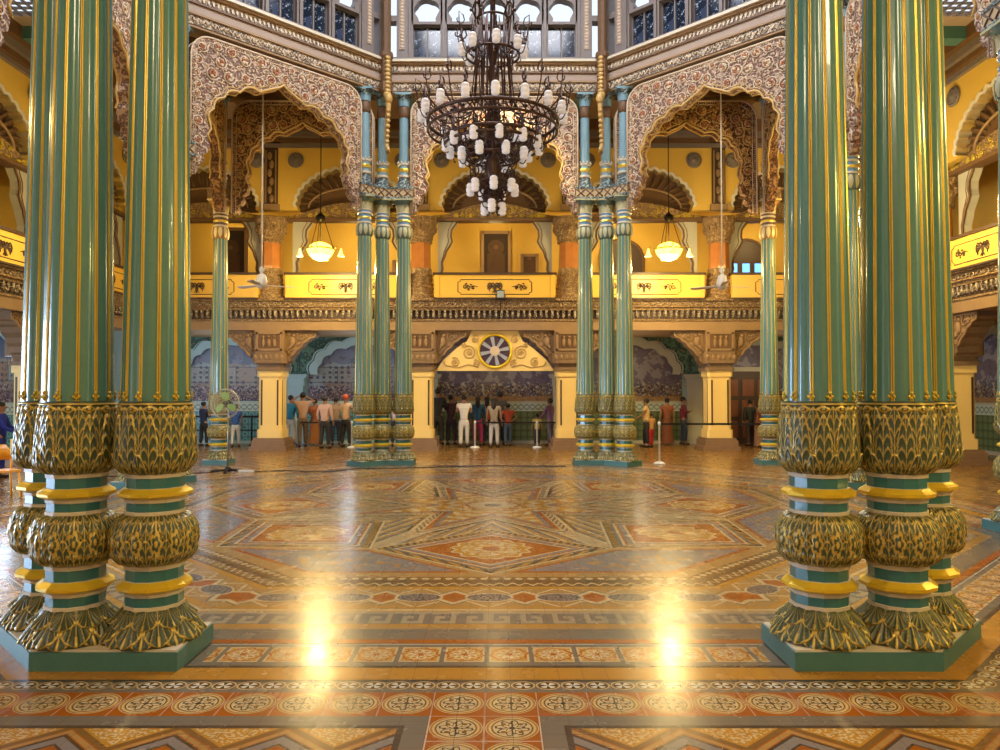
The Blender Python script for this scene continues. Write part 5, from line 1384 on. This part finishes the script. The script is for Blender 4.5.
# ------------------------------------------------------------------ ceiling fans
for sx, nm, y, zf in ((-1, 'left', 5.1, 4.16), (1, 'right', 5.1, 4.14)):
    x = -5.22 if sx < 0 else 5.12
    t = thing('ceiling_fan', 'ceiling fan with pale blades on a very long white rod, %s side' % nm, 'fan', (x, y, zf), 0.5 if sx < 0 else 0.35)
    g = G(); g.tube([(0, 0, 0.1), (0, 0, 9.85-zf)], 0.018, 6, 0); g.obj('long_rod', [CREAM], t)
    g = G(); g.lathe([(0.03, 0.26), (0.09, 0.22), (0.12, 0.10), (0.13, 0.02), (0.10, -0.05), (0.04, -0.09), (0.0, -0.10)], 16, 0, cap=False); g.lathe([(0.02, 0.42), (0.06, 0.36), (0.03, 0.26)], 12, 0, cap=False); g.obj('motor', [CREAM], t)
    for k in range(3):
        g = G(); M = Matrix.Rotation(2*PI*k/3, 4, 'Z') @ Matrix.Rotation(0.2, 4, 'X')
        g.prism([(0.10, -0.03), (0.2, -0.06), (0.72, -0.085), (0.76, 0.0), (0.72, 0.075), (0.2, 0.05), (0.10, 0.03)], -0.012, 0.0, 0, M, axis='z'); g.obj('blade', [CREAM], t)

# ------------------------------------------------------------------ pedestal fan
pfx, pfy = -5.83, 4.78
t = thing('pedestal_fan', 'round wire cage pedestal fan on a tall pole before the left single column', 'fan', (pfx, pfy, 0), -0.15)
g = G()
for k in range(4):
    a = PI/2*k+0.3; g.tube([(0, 0, 0.05), (0.36*math.cos(a), 0.36*math.sin(a), 0.025)], [0.03, 0.022], 6, 0)
g.lathe([(0.07, 0.02), (0.07, 0.08), (0.03, 0.12)], 12, 0); g.obj('cross_base', [BLK], t)
g = G(); g.tube([(0, 0, 0.1), (0, 0, 1.48)], 0.02, 8, 0); g.obj('pole', [plain('grey_metal', (0.3, 0.32, 0.3), 0.3, 0.7)], t)
g = G(); M0 = Matrix.Translation((0, -0.05, 1.50)) @ Matrix.Rotation(PI/2, 4, 'X')
g.lathe([(0.06, -0.16), (0.08, -0.1), (0.08, 0.02), (0.04, 0.05)], 14, 0, M=M0); mo = g.obj('motor', [BLK], t)
g = G()
for k in range(3):
    M = Matrix.Translation((0, -0.13, 1.50)) @ Matrix.Rotation(2*PI*k/3+0.4, 4, 'Y') @ Matrix.Rotation(0.35, 4, 'X')
    g.prism([(0.04, -0.02), (0.10, -0.08), (0.20, -0.10), (0.26, -0.03), (0.25, 0.06), (0.12, 0.06)], -0.004, 0.004, 0, M)
g.obj('blades', [plain('yellow_green_blade', (0.30, 0.50, 0.12), 0.35)], t)
g = G()
for rr in (0.31, 0.22, 0.12, 0.05):
    for yo in (-0.07, -0.20): g.tube([(rr*math.cos(PI*k/16), yo-(0.04*(1-rr/0.31) if yo < -0.1 else 0), 1.50+rr*math.sin(PI*k/16)) for k in range(32)], 0.004, 4, 0, True)
for k in range(30):
    a = 2*PI*k/30; g.tube([(0.04*math.cos(a), -0.235, 1.5+0.04*math.sin(a)), (0.25*math.cos(a), -0.21, 1.5+0.25*math.sin(a)), (0.32*math.cos(a), -0.135, 1.5+0.32*math.sin(a)), (0.25*math.cos(a), -0.07, 1.5+0.25*math.sin(a))], 0.003, 3, 0)
g.tube([(0.32*math.cos(PI*k/16), -0.135, 1.5+0.32*math.sin(PI*k/16)) for k in range(32)], 0.010, 5, 0, True)
g.obj('wire_cage', [plain('brass_wire', (0.45, 0.36, 0.2), 0.35, 0.6)], t)
g = G(); g.box((0, 0, 0.03), (0.34, 0.09, 0.05)); o = g.obj('power_strip', [CREAM], None, (pfx+0.42, pfy-0.05, 0)); tag(o, 'small white power strip on the floor beside the pedestal fan', 'power strip')
# cables
def cable(pts, label):
    pts2 = []
    for i in range(len(pts)-1):
        for k in range(5):
            u_ = k/5; p, q = pts[i], pts[i+1]; pts2.append((p[0]+(q[0]-p[0])*u_, p[1]+(q[1]-p[1])*u_+0.05*math.sin(u_*PI)*(-1)**i, 0.011))
    g = G(); g.tube(pts2, 0.010, 5, 0); o = g.obj('floor_cable', [BLK]); tag(o, label, 'cable')
cable([(pfx+0.5, pfy, 0), (-4.6, 5.0, 0), (-3.6, 4.8, 0), (-3.0, 5.5, 0), (-2.0, 5.6, 0), (0.0, 6.1, 0), (2.1, 6.0, 0)], 'thin black cable crossing the floor from the pedestal fan to the right')
cable([(pfx-0.3, pfy-0.1, 0), (-7.0, 4.2, 0), (-8.0, 3.9, 0), (-9.6, 3.7, 0)], 'thin black cable running left from the pedestal fan')

# flood lamp on the cornice
t = thing('flood_lamp', 'small square flood lamp on the cornice under the central balcony', 'lamp', (0.17, GW-0.50, 4.50))
g = G(); g.b2(-0.12, 0.12, -0.05, 0.05, 0.02, 0.28); g.obj('housing', [BLK], t)
g = G(); g.b2(-0.10, 0.10, -0.06, -0.05, 0.05, 0.25); g.obj('lens', [plain('lens_glass', (0.35, 0.4, 0.42), 0.15)], t)
g = G(); g.tube([(0, 0.12, 0.06), (0, 0.16, -0.3), (-0.05, 0.2, -0.6)], 0.012, 5, 0); g.tube([(-0.14, 0, 0.15), (-0.14, 0.05, 0.0), (0.14, 0.05, 0.0), (0.14, 0, 0.15)], 0.012, 5, 0); g.obj('wire_and_bracket', [BLK], t)

# ------------------------------------------------------------------ stanchions and rails
STW = plain('white_post', (0.75, 0.73, 0.66), 0.4)
def stanchion(xp, y, D, h, label, belt=None):
    x = CAMX+(xp-497.1)*D/750; yy = CAMY+D
    t = thing('queue_post', label, 'queue post', (x, yy, 0), 0, 'white queue posts')
    g = G(); g.lathe([(0.15, 0.0), (0.15, 0.02), (0.11, 0.05), (0.03, 0.07)], 16, 0); g.obj('dome_base', [STW], t)
    g = G(); g.lathe([(0.026, 0.06), (0.026, h-0.08), (0.036, h-0.07), (0.036, h), (0.0, h+0.02)], 10, 0); g.obj('post', [STW], t)
    if belt:
        bx = CAMX+(belt[0]-497.1)*D/750-x
        g = G(); g.add([(0, 0, h-0.02), (bx, 0, h-0.02), (bx, 0, h-0.07), (0, 0, h-0.07), (0, 0.008, h-0.02), (bx, 0.008, h-0.02), (bx, 0.008, h-0.07), (0, 0.008, h-0.07)], [(0,1,2,3), (7,6,5,4), (0,4,5,1), (3,2,6,7), (0,3,7,4), (1,5,6,2)]); g.obj('belt', [BLK], t)
stanchion(659, 0, 18.3, 1.02, 'white queue post with dome base standing alone right of the far right columns', (760,))
stanchion(475, 0, 23.6, 0.84, 'white queue post in the middle of the crowd in the central opening', (536,))
stanchion(537, 0, 23.6, 0.84, 'white queue post beside the small child in yellow', (560,))
stanchion(352, 0, 23.6, 0.84, 'white queue post just left of the far left column cluster', (300,))
t = thing('barrier_rail', 'low dark metal rail in front of the blue dado behind the pedestal fan', 'rail', (-7.6, 13.0, 0))
g = G(); g.tube([(-2.4, 0, 0.95), (0.55, 0, 0.95)], 0.03, 6, 0); g.tube([(-2.4, 0, 0.5), (0.55, 0, 0.5)], 0.02, 6, 0); g.obj('rail', [BLK], t)
for x in (-2.3, -1.35, -0.4, 0.5): g = G(); g.tube([(x, 0, 0.0), (x, 0, 0.97)], 0.03, 6, 0); g.lathe([(0.1, 0), (0.1, 0.03), (0.03, 0.05)], 10, 0, c=(x, 0, 0)); g.obj('upright', [BLK], t)

# orange plastic chair at the far left
x0, y0, _ = px(9, 470, 12.6)
t = thing('plastic_chair', 'orange plastic chair at the left edge near the person in blue', 'chair', (x0-0.1, y0, 0), 0.9)
ORP = plain('orange_plastic', (0.80, 0.36, 0.03), 0.35)
g = G(); g.b2(-0.22, 0.22, -0.21, 0.21, 0.42, 0.45); g.obj('seat', [ORP], t)
g = G()
vs = []; 
for i in range(9):
    a = -1.1+2.2*i/8
    for z in (0.60, 0.86 if abs(a) < 0.8 else 0.78): vs.append((0.24*math.sin(a), 0.10+0.16*math.cos(a), z))
for i in range(9):
    a = -1.1+2.2*i/8
    for z in (0.60, 0.86 if abs(a) < 0.8 else 0.78): vs.append((0.26*math.sin(a), 0.10+0.18*math.cos(a), z))
fs = []
for i in range(8): fs += [(2*i, 2*i+1, 2*i+3, 2*i+2), (18+2*i, 18+2*i+2, 18+2*i+3, 18+2*i+1), (2*i+1, 19+2*i, 21+2*i, 2*i+3), (2*i, 2*i+2, 20+2*i, 18+2*i)]
g.add(vs, fs + [(0, 18, 19, 1), (16, 17, 35, 34)], 0, True); g.tube([(-0.2, 0.18, 0.44), (-0.21, 0.2, 0.62)], 0.02, 5); g.tube([(0.2, 0.18, 0.44), (0.21, 0.2, 0.62)], 0.02, 5); g.obj('backrest', [ORP], t)
for sx in (-1, 1):
    for sy in (-1, 1): g = G(); g.tube([(sx*0.19, sy*0.18, 0.43), (sx*0.22, sy*0.22, 0.0)], [0.022, 0.018], 6, 0); g.obj('leg', [ORP], t)

# ------------------------------------------------------------------ people
SKIN = [plain('skin_a', (0.26, 0.13, 0.07), 0.5, 0, 0.1, 5, 0), plain('skin_b', (0.36, 0.19, 0.11), 0.5, 0, 0.1, 5, 0)]
HAIR = plain('black_hair', (0.012, 0.010, 0.009), 0.4, 0, 0.2, 20, 0.2)
EYE_ = plain('eye_white', (0.7, 0.68, 0.62), 0.3, 0, 0.05, 5, 0)
CLO = {}
def cloth(c):
    if c not in CLO: CLO[c] = plain('cloth_%d' % len(CLO), c, 0.8, 0, 0.2, 8, 0.15)
    return CLO[c]
def skinned(name, verts, edges, radii, m, parent, sub=2):
    me = bpy.data.meshes.new(name); me.from_pydata(verts, edges, []); me.materials.append(m)
    o = bpy.data.objects.new(name, me); C.objects.link(o); o.parent = parent
    md = o.modifiers.new('skin', 'SKIN'); md.use_smooth_shade = True
    if not me.skin_vertices: me.skin_vertices.new() if hasattr(me.skin_vertices, 'new') else None
    sv = me.skin_vertices[0].data
    for i, r in enumerate(radii): sv[i].radius = (r, r) if not isinstance(r, tuple) else r; sv[i].use_root = (i == 0)
    s2 = o.modifiers.new('sub', 'SUBSURF'); s2.levels = sub; s2.render_levels = sub
    return o
def chain(V, E_, R_, start, pts, rad):
    p = start
    for q, r in zip(pts, rad): V.append(q); R_.append(r); E_.append((p, len(V)-1)); p = len(V)-1
    return p
def person(loc, H, face, shirt, lower, label, arms='down', hair='short', skirt=False, sleeves='short', skin=0, lean=0.0, step=0.06, group=None):
    """face: heading in degrees the person looks towards, 90 = away from the camera"""
    t = thing('person', label, 'person', loc, math.radians(face-90), group); k = H/1.72
    t.scale = (k, k, k)
    S = 0.19
    def side(s):
        if arms == 'down': return [(s*S, 0, 1.42), (s*0.25, -0.02, 1.14), (s*0.26, 0.06, 0.90)]
        if arms == 'camera': return [(s*S, 0.02, 1.41), (s*0.27, 0.12, 1.20), (s*0.10, 0.30, 1.42)]
        if arms == 'brow': return [(s*S, 0, 1.42), (s*0.40, 0.04, 1.45), (s*0.13, 0.12, 1.60)]
        if arms == 'hips': return [(s*S, 0, 1.42), (s*0.36, -0.04, 1.18), (s*0.17, 0.06, 1.02)]
        if arms == 'fold': return [(s*S, 0.02, 1.42), (s*0.25, 0.08, 1.17), (s*0.04, 0.22, 1.20)]
        if arms == 'reach': return [(s*S, 0.02, 1.42), (s*0.24, 0.12, 1.15), (s*0.16, 0.36, 1.02)]
    f = lean
    V = [(0, 0, 0.95)]; R_ = [0.10]; E_ = []
    c = chain(V, E_, R_, 0, [(0, f*0.3, 1.12), (0, f*0.7, 1.32)], [0.085, 0.095])
    n = chain(V, E_, R_, c, [(0, f*0.9, 1.455), (0, f+0.015, 1.545), (0, f+0.025, 1.62), (0, f+0.01, 1.675)], [0.055, 0.078, (0.085, 0.095), 0.06])
    wr = {}
    for s in (-1, 1):
        a = [(x, y+f*0.8, z) for x, y, z in side(s)]
        w = chain(V, E_, R_, c, a, [0.048, 0.040, 0.028]); wr[s] = a
        d = (Vector(a[2])-Vector(a[1])).normalized(); u = Vector((0, 0, 1)).cross(d); u = u.normalized() if u.length > 0.1 else Vector((1, 0, 0)); nn = d.cross(u)
        pv = Vector(a[2])+d*0.07; pm = chain(V, E_, R_, w, [tuple(pv)], [(0.032, 0.020)])
        for q, (off, ln) in enumerate(((-0.028, 0.062), (-0.009, 0.075), (0.010, 0.070), (0.028, 0.055))):
            b1 = pv+d*0.035+u*off; b2 = b1+d*ln*0.55+nn*0.006; b3 = b2+d*ln*0.4+nn*0.018
            chain(V, E_, R_, pm, [tuple(b1), tuple(b2), tuple(b3)], [0.009, 0.0085, 0.007])
        b1 = Vector(a[2])+d*0.03-u*0.035; chain(V, E_, R_, w, [tuple(b1), tuple(b1+d*0.035-u*0.012)], [0.011, 0.009])
        lg = [(s*0.095, 0, 0.88), (s*0.105, s*step*0.6+0.02, 0.50), (s*0.11, s*step, 0.09), (s*0.125, s*step+0.13, 0.045)]
        chain(V, E_, R_, 0, lg, [0.075, 0.052, 0.036, 0.032])
    body = skinned('body', V, E_, R_, SKIN[skin], t)
    # nose, eyes, ears
    g = G(); g.ball((0, f+0.115, 1.60), (0.013, 0.022, 0.02), 0, 6, 4); 
    g.ball((-0.084, f+0.02, 1.60), (0.012, 0.02, 0.03), 0, 6, 4); g.ball((0.084, f+0.02, 1.60), (0.012, 0.02, 0.03), 0, 6, 4)
    g.ball((-0.032, f+0.103, 1.625), (0.013, 0.008, 0.007), 1, 6, 4); g.ball((0.032, f+0.103, 1.625), (0.013, 0.008, 0.007), 1, 6, 4); g.ball((0, f+0.103, 1.565), (0.025, 0.008, 0.007), 2, 6, 4)
    g.obj('face', [SKIN[skin], EYE_, plain('lips', (0.22, 0.07, 0.05), 0.5, 0, 0, 5, 0) if 'lips' not in bpy.data.materials else bpy.data.materials['lips']], t)
    # hair
    g = G()
    g.ball((0, f-0.012, 1.655), (0.100, 0.112, 0.095), 0, 12, 8)
    if hair == 'long': g.ball((0, f-0.075, 1.52), (0.085, 0.05, 0.20), 0, 10, 8)
    if hair == 'bun': g.ball((0, f-0.13, 1.62), (0.05, 0.05, 0.05), 0, 8, 6)
    g.obj('hair' if hair != 'cap' else 'cap', [HAIR if hair != 'cap' else cloth((0.5, 0.08, 0.03))], t)
    if hair == 'cap': g = G(); g.lathe([(0.102, 0), (0.102, 0.01)], 14, 0, c=(0, f+0.06, 1.66)); g.obj('cap_brim', [cloth((0.5, 0.08, 0.03))], t)
    # shirt
    V = [(0, f*0.5, 1.18)]; R_ = [0.135]; E_ = []
    chain(V, E_, R_, 0, [(0, 0, 1.0), (0, 0, 0.86)], [0.135, (0.155, 0.12)])
    c = chain(V, E_, R_, 0, [(0, f*0.7, 1.34), ], [(0.155, 0.13)]); chain(V, E_, R_, c, [(0, f*0.85, 1.44)], [0.075])
    for s in (-1, 1):
        a = wr[s]; m_ = tuple((Vector(a[0])+Vector(a[1]))/2) if sleeves == 'short' else a[1]
        if sleeves == 'short': chain(V, E_, R_, c, [a[0], m_], [0.068, 0.060])
        else: chain(V, E_, R_, c, [a[0], a[1], tuple(Vector(a[1])*0.15+Vector(a[2])*0.85)], [0.066, 0.052, 0.040])
    skinned('shirt', V, E_, R_, cloth(shirt), t)
    if skirt:
        g = G(); pr = [(0.145, 1.02), (0.17, 0.88), (0.19, 0.6), (0.22, 0.3), (0.25, 0.06)]; vs = []; n = 28
        for r, z in pr:
            for i in range(n): a = 2*PI*i/n; q = r*(1+0.05*math.cos(a*9)*(1.1-z)); vs.append((q*math.cos(a), q*0.8*math.sin(a), z))
        g.add(vs, [(j*n+i, j*n+i+n, j*n+n+(i+1) % n, j*n+(i+1) % n) for j in range(4) for i in range(n)], 0, True); g.obj('skirt', [cloth(lower)], t)
    else:
        V = [(0, 0, 0.97)]; R_ = [(0.145, 0.115)]; E_ = []; h = chain(V, E_, R_, 0, [(0, 0, 0.86)], [(0.14, 0.12)])
        for s in (-1, 1): chain(V, E_, R_, h, [(s*0.10, 0, 0.78), (s*0.105, s*step*0.6+0.02, 0.50), (s*0.11, s*step, 0.11)], [0.098, 0.078, 0.064])
        skinned('trousers', V, E_, R_, cloth(lower), t)
        for s in (-1, 1): g = G(); g.ball((s*0.115, s*step+0.05, 0.04), (0.05, 0.13, 0.045), 0, 8, 6); g.obj('shoe', [BLK], t)
    return t
NAVY = (0.02, 0.03, 0.06); DK = (0.025, 0.02, 0.02); JEAN = (0.05, 0.08, 0.15); WHI = (0.72, 0.66, 0.56); KHA = (0.34, 0.26, 0.15)
P = [ # x px, feet y px, height px, facing, shirt, lower, label, kwargs
 (204, 446, 44, 60, (0.02, 0.03, 0.08), DK, 'person in dark clothes half hidden behind the left single column', dict(arms='fold')),
 (236, 447, 42, 100, (0.05, 0.12, 0.35), (0.60, 0.58, 0.52), 'person in blue shirt and white trousers behind the pedestal fan', dict(lean=0.08, step=0.12)),
 (291, 445.8, 50, 80, (0.02, 0.16, 0.26), (0.45, 0.42, 0.33), 'person in teal shirt and pale trousers beside the left yellow pillar', dict(sleeves='long')),
 (303, 447, 54, 120, (0.42, 0.25, 0.17), (0.14, 0.09, 0.05), 'person in dusty pink shirt with both hands raised to the brow', dict(arms='brow')),
 (315, 445, 46, 95, (0.30, 0.08, 0.02), (0.34, 0.12, 0.02), 'person in rust top and long orange skirt', dict(skirt=True, hair='bun', arms='fold')),
 (325, 448.5, 52, 75, (0.55, 0.35, 0.30), DK, 'person in red and white checked shirt with dark trousers', dict(sleeves='long')),
 (336, 444.8, 47, 100, (0.36, 0.22, 0.12), NAVY, 'person in tan shirt near the white queue post', dict(arms='hips')),
 (346, 447, 52, 60, (0.62, 0.42, 0.30), DK, 'person in peach shirt and red cap left of the far left columns', dict(hair='cap', arms='reach')),
 (396, 446, 48, 90, (0.60, 0.45, 0.42), DK, 'person in pink seen between the far left columns', dict(sleeves='long')),
 (438, 445, 56, 80, (0.015, 0.015, 0.015), DK, 'tall person in black at the left edge of the central opening', dict(sleeves='long', arms='fold')),
 (451, 444.5, 49, 70, (0.06, 0.02, 0.025), (0.04, 0.025, 0.04), 'person in dark maroon with hands raised taking a photo', dict(arms='camera', sleeves='long')),
 (464, 447.5, 52, 92, WHI, WHI, 'person in white shirt and white trousers seen from behind', dict(arms='fold')),
 (478, 446, 49, 85, (0.02, 0.10, 0.22), (0.30, 0.02, 0.08), 'person in blue top and crimson trousers with long hair', dict(hair='long', sleeves='long')),
 (487, 445, 48, 95, (0.60, 0.13, 0.05), NAVY, 'person in orange top with long black hair', dict(hair='long')),
 (494, 447.5, 49, 80, (0.28, 0.22, 0.15), (0.45, 0.42, 0.40), 'person in khaki top and pale trousers', dict(hair='long')),
 (500, 443.8, 52, 90, (0.10, 0.09, 0.09), NAVY, 'person in dark grey standing behind the others in the central group', dict()),
 (508, 446, 42, 100, (0.50, 0.09, 0.05), (0.06, 0.09, 0.14), 'shorter person in red checked shirt and jeans at the end of the group', dict(arms='hips')),
 (537, 446, 32, 80, (0.62, 0.48, 0.10), DK, 'small child in yellow top beside a white queue post', dict()),
 (550, 446, 47, 140, (0.20, 0.10, 0.18), (0.10, 0.07, 0.09), 'person in purple checked shirt leaning at the right of the central opening', dict(arms='reach', sleeves='long', step=0.14)),
 (646, 447, 48, 170, (0.75, 0.50, 0.20), DK, 'person in pale yellow shirt right of the far right columns', dict(arms='reach')),
 (651, 447, 34, 120, (0.55, 0.30, 0.10), (0.40, 0.02, 0.03), 'child in red trousers in front of the person in yellow', dict()),
 (667, 444, 46, 90, (0.30, 0.09, 0.04), (0.22, 0.07, 0.03), 'person in brown-red long dress right of the alone queue post', dict(skirt=True, hair='bun')),
 (683, 443, 47, 350, (0.14, 0.01, 0.03), NAVY, 'person in maroon shirt and jeans standing sideways', dict(arms='fold', sleeves='long')),
 (573, 446, 47, 90, (0.35, 0.03, 0.06), DK, 'person in red glimpsed between the far right columns', dict()),
 (750, 446, 46, 100, (0.04, 0.05, 0.04), (0.05, 0.03, 0.03), 'person in dark clothes before the dark doorway', dict(sleeves='long')),
 (758, 447, 42, 150, (0.30, 0.07, 0.06), (0.30, 0.17, 0.12), 'person in red and beige beside the right single column', dict(skirt=True)),
 (1, 477, 75, 20, (0.012, 0.025, 0.30), (0.012, 0.02, 0.22), 'person in bright blue clothes at the left edge beside the orange chair', dict(arms='reach', sleeves='long')),
]
for xp_, fy, hp, fc, sh, lo2, lab, kw in P:
    D = min(750*EYE/(fy-392.0), 25.1)
    x = CAMX+(xp_-497.1)*D/750; H = hp*D/750
    person((x, CAMY+D, 0.0), H, fc, sh, lo2, lab, skin=random.randint(0, 1), **kw)
